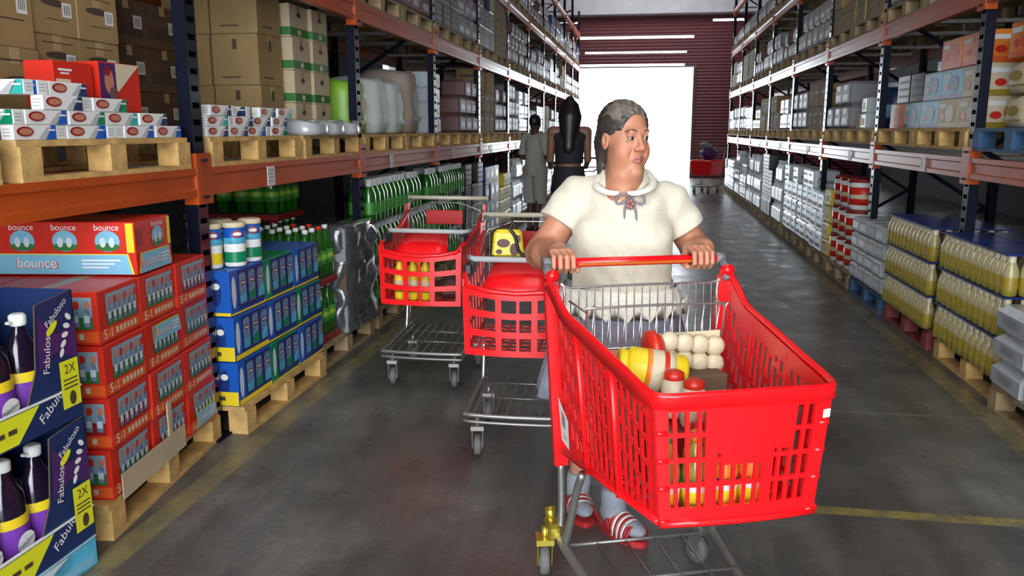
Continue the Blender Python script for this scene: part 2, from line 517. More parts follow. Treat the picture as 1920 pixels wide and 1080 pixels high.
# ================================================================ racks
PL, PR, DL, DR = 3.62, 3.48, 2.24, 2.25
RX = 2.05; RD = 1.05; PH = 5.0
LV = [1.325, 2.39, 3.36, 4.35]


def post_mesh():
    b = MB(); w = 0.09
    # C-shaped post: web towards the aisle, two flanges
    b.box((0, 0, PH / 2), (w, 0.006, PH), 'rack_blue_punched')
    for s in (-1, 1):
        b.box((s * w / 2, 0.027, PH / 2), (0.005, 0.058, PH), 'rack_blue')
        b.box((s * (w / 2 - 0.012), 0.056, PH / 2), (0.024, 0.004, PH), 'rack_blue')
    return b.mesh('post')


def connector_mesh():
    b = MB(); b.box((0, 0, 0), (0.10, 0.012, 0.235), 'rack_orange')
    for s in (-1, 1): b.box((s * 0.052, 0.03, 0), (0.008, 0.07, 0.235), 'rack_orange')
    for z in (-.085, .085): b.box((0.0, -0.008, z), (0.03, 0.008, 0.012), 'hole_dark')
    return b.mesh('connector')


def beam_mesh(L):
    b = MB()   # stepped box beam, local x along the aisle, front at -y
    prof = [(-0.020, 0.0), (-0.020, -0.030), (-0.010, -0.038), (-0.010, -0.092), (-0.020, -0.100), (-0.020, -0.130), (0.030, -0.130), (0.030, 0.0)]
    vs = [(s * L / 2, y, z) for s in (-1, 1) for y, z in prof]; n = len(prof)
    fs = [tuple(range(n)), tuple(range(2 * n - 1, n - 1, -1))] + [(i, i + n, (i + 1) % n + n, (i + 1) % n) for i in range(n)]
    b.add(vs, fs, 'rack_orange')
    return b.mesh('beam')


post_me, conn_me = post_mesh(), connector_mesh()
tagb = MB(); tagb.box((0, 0, 0), (0.09, 0.004, 0.105), 'tag_white')
for i in range(4): tagb.fr(-0.002, -0.035, 0.03 - i * 0.02, 0.03 - 0.01 * (i % 2), 0.036 - i * 0.02, 'grey')
tag_me = tagb.mesh('price_card')
foot = MB(); foot.box((0, 0.02, 0.005), (0.15, 0.13, 0.01), 'rack_blue'); foot_me = foot.mesh('base_plate')


def child(name, me, parent, loc, rz=0):
    o = bpy.data.objects.new(name, me); COL.objects.link(o); o.parent = parent; o.location = loc; o.rotation_euler.z = rz
    return o


def brace(parent, p, q):
    b = MB(); b.bar(p, q, 0.035, 0.03, 'rack_blue'); b.build('brace', parent)


def bay(side, k, y0, L, last=False):
    """rack bay: local x along the aisle (+x away from the camera on the left side), front at y=0, depth +y"""
    name = 'left' if side < 0 else 'right'
    if side < 0: loc = (-RX, y0, 0); rz = LEFT
    else: loc = (RX, y0 + L, 0); rz = RIGHT
    t = thing('pallet_rack', f'navy and orange pallet rack bay, {ORD[k]} from the camera along the {name} row', 'rack', loc, rz, f'{name} row of rack bays')
    near = 0 if side < 0 else L
    far = L - near
    xs = [near] + ([far] if last else [])
    for x in xs:
        for y in (0, RD):
            p = child('post', post_me, t, (x, y, 0), 0 if y == 0 else R(180)); child('base_plate', foot_me, p, (0, 0, 0))
        z = 0.25; s = 0
        while z < PH - 0.6:
            a, c = (0.075, RD - 0.075) if s % 2 == 0 else (RD - 0.075, 0.075)
            brace(t, (x, a, z), (x, c, z + 0.56)); z += 0.56; s += 1
        brace(t, (x, 0.075, 0.22), (x, RD - 0.075, 0.22)); brace(t, (x, 0.075, PH - 0.3), (x, RD - 0.075, PH - 0.3))
    bm_ = beam_mesh(L - 0.11)
    for z in LV:
        for y in (0, RD):
            f = child('beam', bm_, t, (L / 2, y, z), 0 if y == 0 else R(180))
            if y == 0:
                for s in (-1, 1): child('connector', conn_me, f, (s * (L / 2 - 0.012), -0.018, -0.05))
                if k < 7 and z < 2: child('price_card', tag_me, f, ((-0.42 if side < 0 else 0.3) * 1.0, -0.024, -0.075))
        # two cross supports under the pallets
        for x in (0.45, L - 0.45):
            s = MB(); s.box((x, RD / 2, z - 0.02), (0.04, RD - 0.06, 0.03), 'steel_dull'); s.build('cross_bar', t)
    return t


for k in range(11): bay(-1, k, PL - DL + k * DL, DL, k == 10)
for k in range(9): bay(1, k, PR - DR + k * DR, DR, k == 8)


# ================================================================ pallets
def pallet(kind, W=1.05, D=1.0, H=0.14):
    m = {'plain': 'wood', 'old': 'wood_old', 'red': 'pallet_red', 'blue': 'pallet_blue'}[kind]
    t = thing('wooden_pallet', 'pallet', 'pallet')
    b = MB(); n = 7
    for i in range(n): b.box((0, -D / 2 + (i + .5) * D / n, H - 0.011), (W, D / n - 0.025, 0.022), m)
    b.build('top_deck', t)
    b = MB()
    for i in (-1, 0, 1): b.box((0, i * (D / 2 - 0.05), 0.009), (W, 0.1, 0.018), m)
    b.build('base_deck', t)
    for i in (-1, 0, 1):
        for j in (-1, 0, 1):
            b = MB(); b.box((0, 0, 0), (0.10, 0.10, H - 0.040), m); b.build('block', t, (i * (W / 2 - 0.05), j * (D / 2 - 0.05), H / 2 - 0.002))
    return remember(t)


PAL = {k: pallet(k) for k in ('plain', 'old', 'red', 'blue')}
PALH = 0.14


# ================================================================ goods: each function returns a prototype standing on z = 0, front at -y
def carton_proto(W, D, H, m='carton', style=0):
    t = thing('cardboard_carton', 'carton', 'carton')
    b = MB(); b.rbox((0, 0, H / 2), (W, D, H), m, 0.004)
    y = -D / 2
    for (yy, X) in ((y, None), (-W / 2, Matrix.Rotation(R(90 if False else -90), 4, 'Z'))):
        ww = W if X is None else D
        if style == 0:
            b.fe(yy, 0, H * 0.62, ww * 0.3, H * 0.07, 'ink', X=X); b.fr(yy, -ww * .35, H * .85, ww * .35, H * .87, 'ink', X=X); b.fr(yy, -ww * .2, H * .3, ww * .3, H * .315, 'ink', X=X)
        elif style == 1:
            b.fr(yy, -ww * .05, H * .70, ww * .05, H * .9, 'ink', X=X); b.fr(yy, -ww * .3, H * .14, ww * .1, H * .17, 'ink', X=X)
        elif style == 2:
            b.fr(yy, -ww * .5, H * .05, ww * .5, H * .3, 'leaf_green', X=X); b.fe(yy, 0, H * .17, ww * .1, H * .09, 'cream', X=X, e=.003); b.fe(yy, 0, H * .7, ww * .12, H * .08, 'ink', X=X)
        elif style == 3:
            b.fr(yy, -ww * .4, H * .2, ww * .4, H * .5, 'ink', X=X); b.fr(yy, -ww * .3, H * .7, ww * .3, H * .78, 'ink', X=X)
    b.build('box', t)
    b = MB(); b.box((0, 0, H + 0.0006), (W, 0.05, 0.001), 'tape'); b.box((0, y - 0.0008, H - 0.03), (0.05, 0.0012, 0.06), 'tape'); b.build('packing_tape', t)
    if style in (0, 3):
        b = MB(); b.fr(y, W * .16, H * .38, W * .38, H * .66, 'white', e=.003)
        for i in range(4): b.fr(y, W * (.2 + i * .04), H * .42, W * (.215 + i * .04), H * .62, 'ink', e=.0045)
        b.build('label', t)
    return remember(t)


def pack_proto(name, cat, nx, ny, r, h, body, cap, film=None, band=None, upper=None):
    """shrink-wrapped pack of bottles with their caps showing"""
    t = thing(name, cat, cat)
    W = nx * 2 * r; D = ny * 2 * r
    one = MB()
    one.lathe([(r * .55, 0), (r * .92, 0.008), (r * .97, h * .20, band or body), (r * .97, h * .48, upper or body), (r * .9, h * .66), (r * .5, h * .84, cap), (r * .48, h * .88), (r * .48, h), (r * .3, h)], body, 10)
    me = one.mesh('bottle')
    for i in range(nx):
        for j in range(ny):
            if 0 < i < nx - 1 and 0 < j < ny - 1: continue
            child('bottle', me, t, (-W / 2 + r + 2 * r * i, -D / 2 + r + 2 * r * j, 0))
    if film:
        b = MB(); b.rbox((0, 0, h * .34), (W + .006, D + .006, h * .68), film, r * .5); b.build('shrink_film', t)
    return remember(t)


def box_thing(name, cat, fn):
    t = thing(name, cat, cat); fn(t); return remember(t)


# ---- dryer-sheet case: red, windows of product, orange text band
DW, DH, DD = 0.305, 0.196, 0.44


def dryer_case(open_=0):
    def fn(t):
        b = MB(); b.rbox((0, 0, DH / 2), (DW, DD, DH), 'red_box', 0.003); b.build('box', t)
        b = MB()
        for (yy, X, ww) in ((-DD / 2, None, DW), (-DW / 2, Matrix.Rotation(R(-90), 4, 'Z'), DD)):
            b.fr(yy, -ww / 2 + .004, .012, ww / 2 - .004, .052, 'red_band', X=X)
            b.ft(yy, '5', -ww / 2 + .035, .032, .05, 'white', X=X); b.ft(yy, 'in', -ww / 2 + .062, .03, .026, 'yellow', X=X); b.ft(yy, '1', -ww / 2 + .082, .032, .05, 'white', X=X)
            for i in range(6):
                x = -ww / 2 + .115 + i * (ww - .14) / 6; b.fr(yy, x, .022, x + .018, .044, 'cream', X=X, e=.002)
            x0, x1 = -ww / 2 + .055, ww / 2 - .02
            b.fr(yy, x0, .060, x1, .178, 'leaf_green' if open_ == 0 else 'red_dark', X=X)
            b.fr(yy, x0, .105, x1, .178, 'bottle_tint', X=X, e=.0018)
            n = max(5, int((x1 - x0) / .037))
            for i in range(n):
                cx = x0 + (i + .5) * (x1 - x0) / n
                b.fp(yy, [(cx - .012, .070), (cx + .012, .070), (cx + .013, .12), (cx + .005, .145), (cx + .004, .165), (cx - .004, .165), (cx - .005, .145), (cx - .013, .12)], 'bottle_print', X=X, e=.003); b.fr(yy, cx - .010, .085, cx + .010, .112, 'cold_white', X=X, e=.0035); b.fe(yy, cx + .006, .150, .011, .016, 'red_box' if i % 2 else 'blush', X=X, e=.004)
        b.build('printed_panel', t)
        b = MB(); b.box((0, 0, DH + .0006), (DW, .06, .001), 'tape'); b.build('packing_tape', t)
    return box_thing('dryer_sheet_case', 'case', fn)


def brand_band(b, yy, ww, z0, z1, X=None):
    b.fp(yy, [(-ww / 2 + .01, z0), (ww / 2 - .01, z0), (ww / 2 - .03, z1), (-ww / 2 + .03, z1)], 'yellow', e=.003, X=X)
    b.fp(yy, [(-ww / 2 + .018, z0), (ww / 2 - .018, z0), (ww / 2 - .036, z1 - .004), (-ww / 2 + .036, z1 - .004)], 'sky_blue', e=.004, X=X)
    zc = (z0 + z1) / 2
    b.ft(yy, 'bounce', -ww * .14, zc, (z1 - z0) * .72, 'red_box', e=.0055, X=X)
    b.ft(yy, 'bounce', -ww * .14 - .001, zc + .002, (z1 - z0) * .68, 'white', e=.0065, X=X)
    for i in range(3): b.fr(yy, ww * .15, zc + .012 - i * .014, ww * (.40 - .04 * i), zc + .018 - i * .014, 'white', e=.005, X=X)


def dryer_display():
    """display case with a pale blue brand band round its foot"""
    def fn(t):
        W, D, H = .31, .62, .21
        b = MB(); b.rbox((0, 0, H / 2), (W, D, H), 'red_box', 0.003); b.build('box', t)
        b = MB()
        for (yy, X, ww) in ((-D / 2, None, W), (-W / 2, Matrix.Rotation(R(-90), 4, 'Z'), D)):
            n = 1 if ww < .4 else 3
            b.fr(yy, -ww / 2 + .01, .11, -ww / 2 + .06, .18, 'red_dark', X=X)
            for i in range(n):
                cx = (-ww / 2 + .17 + i * .17) if n > 1 else .03
                b.fe(yy, cx, .135, .05, .042, 'sky_blue', X=X); b.fe(yy, cx, .112, .05, .016, 'leaf_green', X=X, e=.003)
                for q in (-.018, .018): b.fe(yy, cx + q, .13, .012, .02, 'cold_white', X=X, e=.004)
                b.ft(yy, 'bounce', cx, .188, .034, 'white', X=X)
            b.fr(yy, ww / 2 - .035, .09, ww / 2 - .005, .205, 'yellow', X=X)
        b.build('printed_panel', t)
        b = MB()
        for (yy, X, ww) in ((-D / 2, None, W), (-W / 2, Matrix.Rotation(R(-90), 4, 'Z'), D)): brand_band(b, yy, ww, .004, .085, X)
        b.build('brand_band', t)
    return box_thing('dryer_sheet_display', 'display case', fn)


RB = R(7.0)   # that pallet stands slightly turned


def red_pallet():
    ox, oy = -1.875, 2.60
    fx, fy = -math.sin(RB), math.cos(RB)      # along the front, away from camera
    dx, dy = -math.cos(RB), -math.sin(RB)     # into the rack

    def at(u, w, z): return (ox + fx * u + dx * w, oy + fy * u + dy * w, z)
    rz = LEFT + RB
    place(PAL['plain'], at(.50, .53, 0), rz, 'pale wooden pallet under the red dryer-sheet cases')
    A = dryer_case(0); B = dryer_case(1)
    cols = ['near', 'middle', 'far']
    lay = ['bottom', 'second', 'third', 'top']
    for w in range(2):
        for c in range(3):
            for l in range(4):
                if w == 1 and c > 0 and l < 3: continue
                pr = B if (c + l) % 4 == 1 else A
                place(pr, at(.17 + c * .325 + .01 * math.sin(l * 3 + c), .03 + DD / 2 + w * (DD + .01) + .008 * math.cos(l * 2 + c), PALH + l * (DH + .002)), rz + .012 * math.sin(c * 5 + l * 2.3),
                      f'red dryer-sheet case, {lay[l]} layer, {cols[c]} column, {"front" if w == 0 else "rear"} row of the red stack', 'red dryer-sheet cases')
    # two brand bands taped on, one on the middle column near the top, one low on the far column
    for (u, z, nm) in ((.50, .655, 'upper'), (.82, .165, 'lower')):
        b = MB(); brand_band(b, 0, .27, 0, .07)
        o = b.build('brand_card', None, at(u, .012, z), rz); tag(o, f'pale blue brand card on the red stack, the {nm} of the two', 'sign')
    d = dryer_display()
    place(d, at(.50, .35, PALH + 4 * DH + .012), rz, 'red display case with pale blue band on top of the red stack')
    # cardboard slip sheet peeled at the foot
    b = MB(); b.box((0, 0, 0), (.55, .004, .10), 'carton_pale'); b.box((.14, 0, .11), (.035, .006, .16), 'carton_pale')
    o = b.build('cardboard_slip', None, at(.3, .006, PALH + .05), rz); tag(o, 'torn cardboard slip along the foot of the red stack', 'cardboard')


red_pallet()


# ---- purple cleaner display trays with dark bottles
def cleaner_bottle():
    def fn(t):
        b = MB(); b.lathe([(.04, 0), (.062, .01), (.064, .20), (.058, .25), (.03, .30), (.02, .325), (.02, .335)], 'black_gloss', 18, sx=1.0, sy=.8)
        b.tube([(.03, 0, .29), (.062, 0, .27), (.066, 0, .20)], .009, 'black_gloss', 8); b.build('body', t)
        b = MB(); b.lathe([(.024, .33), (.026, .335), (.026, .362), (.018, .368)], 'white', 16); b.box((-.02, 0, .345), (.05, .014, .008), 'white'); b.build('cap', t)
        b = MB(); b.lathe([(.0655, .04, 'purple_bright'), (.0665, .05), (.0665, .155, 'yellow'), (.066, .185), (.0655, .187)], 'purple_bright', 18, sx=1, sy=.81)
        b.build('label', t)
        b = MB(); b.fe(-.0545, 0, .10, .038, .032, 'white', e=.004, rot=.3); b.ft(-.0545, 'Fabuloso', 0, .10, .020, 'navy', e=.006, rot=.3); b.build('brand_mark', t)
    return box_thing('cleaner_bottle', 'bottle', fn)


def cleaner_tray():
    """open-fronted shipping tray, local x to the far end, front at -y"""
    W, D, H = .62, .52, .43

    def fn(t):
        b = MB(); th = .006
        b.box((0, 0, th / 2), (W, D, th), 'carton'); b.box((0, D / 2, H / 2), (W, th, H), 'carton')
        b.box((W / 2, 0, H / 2), (th, D, H), 'navy'); b.box((-W / 2, 0, H / 2), (th, D, H), 'navy')
        b.box((0, -D / 2, .05), (W, th, .10), 'navy')                       # front lip
        b.add([(W / 2 - .25, -D / 2, .09), (W / 2, -D / 2, .09), (W / 2, -D / 2, H), (W / 2 - .17, -D / 2, H - .02), (W / 2 - .195, -D / 2, .2)], [(0, 1, 2, 3, 4)], 'navy')
        b.add([(W / 2 - .25, -D / 2 + .005, .09), (W / 2, -D / 2 + .005, .09), (W / 2, -D / 2 + .005, H), (W / 2 - .17, -D / 2 + .005, H - .02), (W / 2 - .195, -D / 2 + .005, .2)], [(4, 3, 2, 1, 0)], 'carton')
        b.box((0, D * .24, H), (W, D * .5, th), 'carton'); b.box((0, -D / 2 - .001, .104), (W, .008, .006), 'white')
        b.build('tray', t)
        y = -D / 2 - .003; b = MB()
        b.fp(y, [(-W / 2, .006), (W / 2 - .30, .006), (W / 2 - .20, .098), (-W / 2, .098)], 'yellow_acid')
        b.ft(y, 'Fabuloso', W / 2 - .130, .088, .048, 'white', rot=R(34))
        b.fp(y, [(W / 2 - .185, .20), (W / 2 - .10, .24), (W / 2 - .004, .20), (W / 2 - .004, .33), (W / 2 - .09, .30), (W / 2 - .172, H - .05)], 'purple')
        b.ft(y, 'Fabuloso', W / 2 - .088, H - .060, .034, 'white', rot=R(36))
        b.ft(y, 'Fabuloso', W / 2 - .145, .255, .040, 'white', rot=R(80), e=.0045); [b.fe(y, W / 2 - .080 + q * .011, .235 + q * .028, .016, .009, 'white', rot=R(60 - q * 25), e=.0045) for q in range(5)]
        b.fe(y, W / 2 - .115, .325, .012, .032, 'yellow_acid', rot=-.9, e=.005)
        b.fr(y, W / 2 - .098, .045, W / 2 - .010, .205, 'yellow_acid', e=.004)
        b.ft(y, '2X', W / 2 - .054, .175, .044, 'ink', e=.006)
        for i in range(3): b.fr(y, W / 2 - .088, .138 - i * .014, W / 2 - .020, .143 - i * .014, 'ink', e=.0055)
        b.fe(y, W / 2 - .050, .075, .016, .024, 'ink', e=.0055)
        for i in range(5): b.fr(y, -W / 2 + .08 + i * .05, .045, -W / 2 + .115 + i * .05, .06, 'ink', e=.004)
        b.build('printed_panel', t)
    return box_thing('display_tray', 'tray', fn)


def purple_stack():
    tr = cleaner_tray(); bt = cleaner_bottle()
    W, D = .62, .52
    yc = 2.42 - W / 2; xf = -1.86
    b = MB(); b.rbox((0, 0, .055), (.64, .54, .11), 'aqua', .004)
    b.fr(-.27, -.3, .015, .3, .05, 'sky_blue'); b.fp(-.27, [(-.3, .06), (.05, .06), (.18, .1), (-.3, .1)], 'cold_white'); b.fr(-.27, -.32, .106, .32, .11, 'white', e=.003)
    o = b.build('water_case', None, (xf - .27, yc - .01, 0), LEFT); tag(o, 'flat turquoise printed case under the purple display trays', 'case')
    for l in range(2):
        z = .115 + l * .437
        place(tr, (xf - D / 2, yc, z), LEFT, f'purple and navy display tray of dark cleaner bottles, {"lower" if l == 0 else "upper"} one', 'display trays of cleaner')
        for i in range(4):
            for j in range(2):
                place(bt, (xf - .09 - j * .14, yc - .235 + i * .135, z + .008), LEFT,
                      f'dark bottle with purple label, {"front" if j == 0 else "back"} row of the {"lower" if l == 0 else "upper"} tray, {ORD[3 - i]} from its printed end', 'dark cleaner bottles')


purple_stack()


# ---- blue wipes cases and canisters
def canister(lower):
    def fn(t):
        b = MB(); b.lathe([(.05, 0, 'white'), (.054, .006), (.054, .022, lower), (.054, .075, 'white'), (.054, .115, 'aqua'), (.054, .145, 'blue'), (.054, .195)], 'white', 20); b.build('body', t)
        b = MB(); b.fe(-.054, .006, .165, .026, .018, 'red_dark', e=.002); b.fe(-.054, .006, .165, .021, .009, 'white', e=.003); b.build('label', t)
        b = MB(); b.lathe([(.056, .195), (.0575, .20), (.0575, .217), (.05, .222)], 'cream', 20); b.build('lid', t)
    return box_thing('wipes_canister', 'canister', fn)


def wipes_case(main, flip):
    W, D, H = .365, .30, .225

    def fn(t):
        b = MB(); b.rbox((0, 0, H / 2), (W, D, H), main, .003); b.build('box', t)
        b = MB()
        for (yy, X, ww) in ((-D / 2, None, W), (-W / 2, Matrix.Rotation(R(-90), 4, 'Z'), D)):
            if X is not None:
                b.fe(yy, -.02, .15, .022, .055, 'cold_white', X=X); b.fe(yy, -.02, .10, .03, .04, 'yellow' if not flip else 'white', X=X, e=.003)
                b.fe(yy, .08, .12, .025, .07, 'blue_deep', X=X); b.fe(yy, .08, .15, .02, .016, 'white', X=X, e=.003)
                b.fr(yy, -ww / 2, 0.004, ww / 2, .075 if flip else .02, 'yellow', X=X, e=.004)
                if flip: [b.fr(yy, -.08 + q * .034, .03, -.056 + q * .034, .052, 'ink', e=.006, X=X) for q in range(5)]
            else:
                b.fr(yy, -ww * .28, .02, ww * .5, H - .01, 'blue_deep', X=X)
                for i in range(3):
                    cx = -ww * .15 + i * .098; b.fp(yy, [(cx - .034, .045), (cx + .034, .045), (cx + .034, .185), (cx + .024, .2), (cx - .024, .2), (cx - .034, .185)], 'bottle_print', X=X, e=.0025); b.fe(yy, cx, .150, .026, .014, 'mauve', X=X, e=.0035); b.fr(yy, cx - .02, .147, cx + .02, .153, 'white', X=X, e=.0045); b.fp(yy, [(cx - .034, .05), (cx + .034, .05), (cx + .034, .11), (cx - .034, .085)], 'green' if i % 2 else 'aqua', X=X, e=.004)
                b.fe(yy, -ww * .40, .115, .022, .08, 'cold_white', X=X)
                b.fr(yy, -ww * .5, 0.004, ww * .5, .03 if flip else .014, 'yellow', X=X, e=.0045)
        b.build('printed_panel', t)
    return box_thing('wipes_case', 'case', fn)


def wipes_pallet():
    place(PAL['plain'], (-2.0 - .42, 4.20, 0), LEFT, 'pale wooden pallet under the blue and green wipes cases')
    P = [wipes_case('blue', True), wipes_case('green', False), wipes_case('blue', False), wipes_case('green', True)]
    lay = ['bottom', 'middle', 'top']
    for l in range(3):
        for c in range(3):
            for w in range(2):
                if w == 1 and c > 0 and l < 2: continue
                n = (l + c + w) % 2 + (0 if l < 2 else 0) * 2
                pr = P[0 if (l < 2 and c == 0) else (2 if (l == 2 and c == 0) else (1 if (c + l) % 2 else 2))]
                place(pr, (-1.96 - .15 - w * .305 - .006 * l, 3.865 + c * .372, PALH + l * .229), LEFT + .01 * math.sin(l * 3 + c),
                      f'{"blue" if pr in (P[0], P[2]) else "green"} case of wipes, {lay[l]} layer, {["near", "middle", "far"][c]} column, {["front", "rear"][w]} row of the wipes stack', 'wipes cases')
    can = [canister('yellow'), canister('green')]
    z = PALH + 3 * .229
    for i, (x, y, c) in enumerate([(-2.10, 3.76, 0), (-2.02, 3.85, 1), (-2.02, 4.02, 1), (-2.20, 3.83, 0), (-2.15, 3.96, 1)]):
        place(can[c], (x, y, z), R(35), ['white-lidded canister with yellow foot standing nearest the navy rack post', 'large white-lidded canister with green foot, middle of the front three',
              'green-footed canister at the far end of the canister row', 'yellow-footed canister behind the front row', 'green-footed canister half hidden behind the others'][i], 'wipes canisters')


wipes_pallet()
# ================================================================ shelf goods, left row, first two bays
Z1 = LV[0] + PALH


def tooth_box(c2):
    def fn(t):
        L, D, H = .205, .048, .050
        b = MB(); b.rbox((0, 0, H / 2), (L, D, H), 'white', .002)
        for (yy, X, s) in ((-D / 2, None, 1), (-D / 2, Matrix.Rotation(R(180), 4, 'Z'), -1)):
            b.fp(yy, [(.045, .001), (.10, .001), (.10, H - .001), (.075, H - .001)], c2, X=X); b.fp(yy, [(.01, .004), (.05, .003), (.08, H - .006), (.055, H - .008)], 'grey_light', X=X)
            b.fe(yy, -.052, .028, .040, .017, 'red_dark', X=X, e=.003); b.fe(yy, -.05, .028, .031, .011, 'blush', X=X, e=.004); b.fr(yy, .06, .03, .095, .036, 'white', X=X, e=.003)
        for (yy, a) in ((-L / 2, -90), (-L / 2, 90)):
            X = Matrix.Rotation(R(a), 4, 'Z')
            for i in range(3): b.fr(yy, -.016, .012 + i * .011, .014, .016 + i * .011, 'grey_light', X=X)
        b.build('box', t)
    return box_thing('toothpaste_box', 'box', fn)


TB = [tooth_box('navy'), tooth_box('teal'), tooth_box('green'), tooth_box('blue')]


def tooth_heap(y0, y1, rows, xf, where, seed, step=None):
    rr = random.Random(seed)
    for l in range(rows):
        y = y0 + rr.uniform(0, .03) + (0 if l < 2 else rr.uniform(0, .06)); n = 0
        lim = y1 - .21 if l < 2 or not step else step[l - 2]
        while y < lim:
            end = rr.random() < .34
            if l >= 2 and rr.random() < .25: y += .1; continue
            w = .05 if end else .207
            xx = xf - (.026 if not end else .104) - rr.uniform(0, .008) - (0.0 if l < 3 else .03)
            n += 1
            place(rr.choice(TB), (xx, y + w / 2, Z1 + .0005 + l * .0512), LEFT + (R(90) if end else 0) + rr.uniform(-.03, .03),
                  f'white toothpaste box {"end-on" if end else "lengthwise"}, {ORD[l]} layer, {ORD[min(n - 1, 11)]} from the near end, {where}', 'toothpaste boxes')
            y += w + rr.uniform(.003, .014)


for i, (yc, kd) in enumerate(((3.0, 'plain'), (1.86, 'plain'), (4.25, 'plain'), (5.36, 'plain'))):
    place(PAL[kd], (-2.035 - .5, yc, LV[0]), LEFT, ['pale wooden pallet under the toothpaste boxes and red display boxes on the shelf', 'pale wooden pallet at the picture edge, first shelf bay',
          'pale wooden pallet just past the first navy post on the shelf', 'pale wooden pallet under the green-striped cartons on the shelf'][i])
tooth_heap(2.47, 3.56, 4, -2.05, 'first bay heap', 3, (3.02, 2.76))
tooth_heap(3.72, 4.80, 3, -2.06, 'second bay heap', 9)
tooth_heap(1.6, 2.38, 4, -2.05, 'picture edge heap', 5)


def red_display(kind):
    def fn(t):
        W, D, H = (.22, .12, .165) if kind == 0 else (.27, .12, .195)
        b = MB(); b.rbox((0, 0, H / 2), (W, D, H), 'red_box', .002); b.build('box', t)
        b = MB(); y = -D / 2
        if kind == 0:
            b.fr(y, -.10, .07, -.02, .10, 'cream'); b.fr(y, -.085, .13, -.01, .138, 'white'); b.fr(y, -.075, .118, -.025, .124, 'white')
        else:
            b.fr(y, -.13, 0.002, -.03, .19, 'purple'); b.fe(y, -.075, .12, .03, .05, 'blush', e=.003); b.fe(y, -.085, .16, .02, .02, 'red_dark', e=.004); b.fe(y, -.055, .07, .025, .03, 'mauve', e=.004)
            b.fp(y, [(-.03, .193), (.13, .193), (-.02, .08), (-.03, .09)], 'cream', e=.003)
        b.build('printed_panel', t)
    return box_thing('display_box', 'box', fn)


place(red_display(0), (-2.20, 2.92, Z1 + .001), LEFT, 'red display box with pale strip, stood behind the toothpaste boxes').location.z = Z1 + .12
b = MB(); b.rbox((0, 0, .06), (.22, .08, .119), 'carton', .002)
o = b.build('cardboard_carton', None, (-2.21, 2.92, Z1 + .0005), LEFT); tag(o, 'low brown carton hidden under the red display box with pale strip', 'carton')
place(red_display(1), (-2.19, 3.19, Z1 + .105), LEFT, 'red and cream display box with a purple photo panel among the toothpaste boxes')
b = MB(); b.rbox((0, 0, .052), (.26, .08, .103), 'carton', .002)
o = b.build('cardboard_carton', None, (-2.21, 3.19, Z1 + .0005), LEFT); tag(o, 'low brown carton hidden under the display box with the photo panel', 'carton')

CA = carton_proto(.27, .32, .205, 'carton', 0)
CB = carton_proto(.32, .30, .30, 'carton', 1)
CC = carton_proto(.27, .28, .205, 'carton_pale', 2)
CD = carton_proto(.34, .30, .24, 'carton_dark', 3)
CE = carton_proto(.26, .34, .34, 'carton', 0)
lay = ['bottom', 'second', 'third', 'fourth', 'fifth', 'sixth']


def stack(proto, xf, D, y0, W, H, nx, nz, z0, rz, desc, group, gap=.006, jit=.006, seed=1, skip=None, colname=None):
    """stack of copies: front plane at x = xf (left row: rz = LEFT, right row: rz = RIGHT)"""
    rr = random.Random(seed)
    sgn = -1 if rz == LEFT else 1
    cols = {1: [''], 2: ['near column', 'far column'], 3: ['near column', 'middle column', 'far column'],
            4: ['near column', 'second column', 'third column', 'far column']}[nx]
    for c in range(nx):
        for l in range(nz):
            if skip and (c, l) in skip: continue
            lab = f'{lay[l]} layer' if nz > 1 else ''
            parts = [q for q in (lab, cols[c]) if q]
            place(proto, (xf + sgn * (D / 2 + rr.uniform(0, jit * 2)), y0 + (c + .5) * (W + gap), z0 + l * (H + .0015)), rz + rr.uniform(-.02, .02),
                  desc.replace('@', ', '.join(parts)).replace(', ,', ','), group)


stack(CE, -2.36, .34, 2.50, .26, .34, 2, 2, Z1 + .0, LEFT, 'tall brown carton with white label behind the toothpaste, @', 'tall labelled cartons', seed=4)
stack(CA, -2.38, .32, 3.04, .27, .205, 2, 4, Z1, LEFT, 'brown carton with dark oval print, @, first shelf bay', 'oval-print cartons', seed=5)
stack(CA, -2.72, .32, 3.04, .27, .205, 2, 4, Z1, LEFT, 'brown carton with dark oval print, rear row, @, first bay', 'oval-print cartons', seed=6)
stack(CB, -2.30, .30, 4.84, .32, .30, 1, 3, Z1, LEFT, 'large plain brown carton, front row, @, second shelf bay', 'large brown cartons', seed=7)
stack(CB, -2.61, .30, 4.84, .32, .30, 1, 3, Z1, LEFT, 'large plain brown carton, rear row, @, second shelf bay', 'large brown cartons', seed=17)
stack(CC, -2.24, .28, 5.19, .27, .205, 1, 4, Z1, LEFT, 'pale green-striped carton, @, near column of second bay', 'green-striped cartons', seed=8)
stack(CD, -2.75, .30, 4.05, .34, .24, 2, 3, Z1, LEFT, 'dark brown carton, @, deep in the second shelf bay', 'dark cartons', seed=8)
stack(CC, -2.22, .28, 5.48, .27, .205, 1, 4, Z1, LEFT, 'pale green-striped carton, @, far column of second bay', 'green-striped cartons', seed=18)


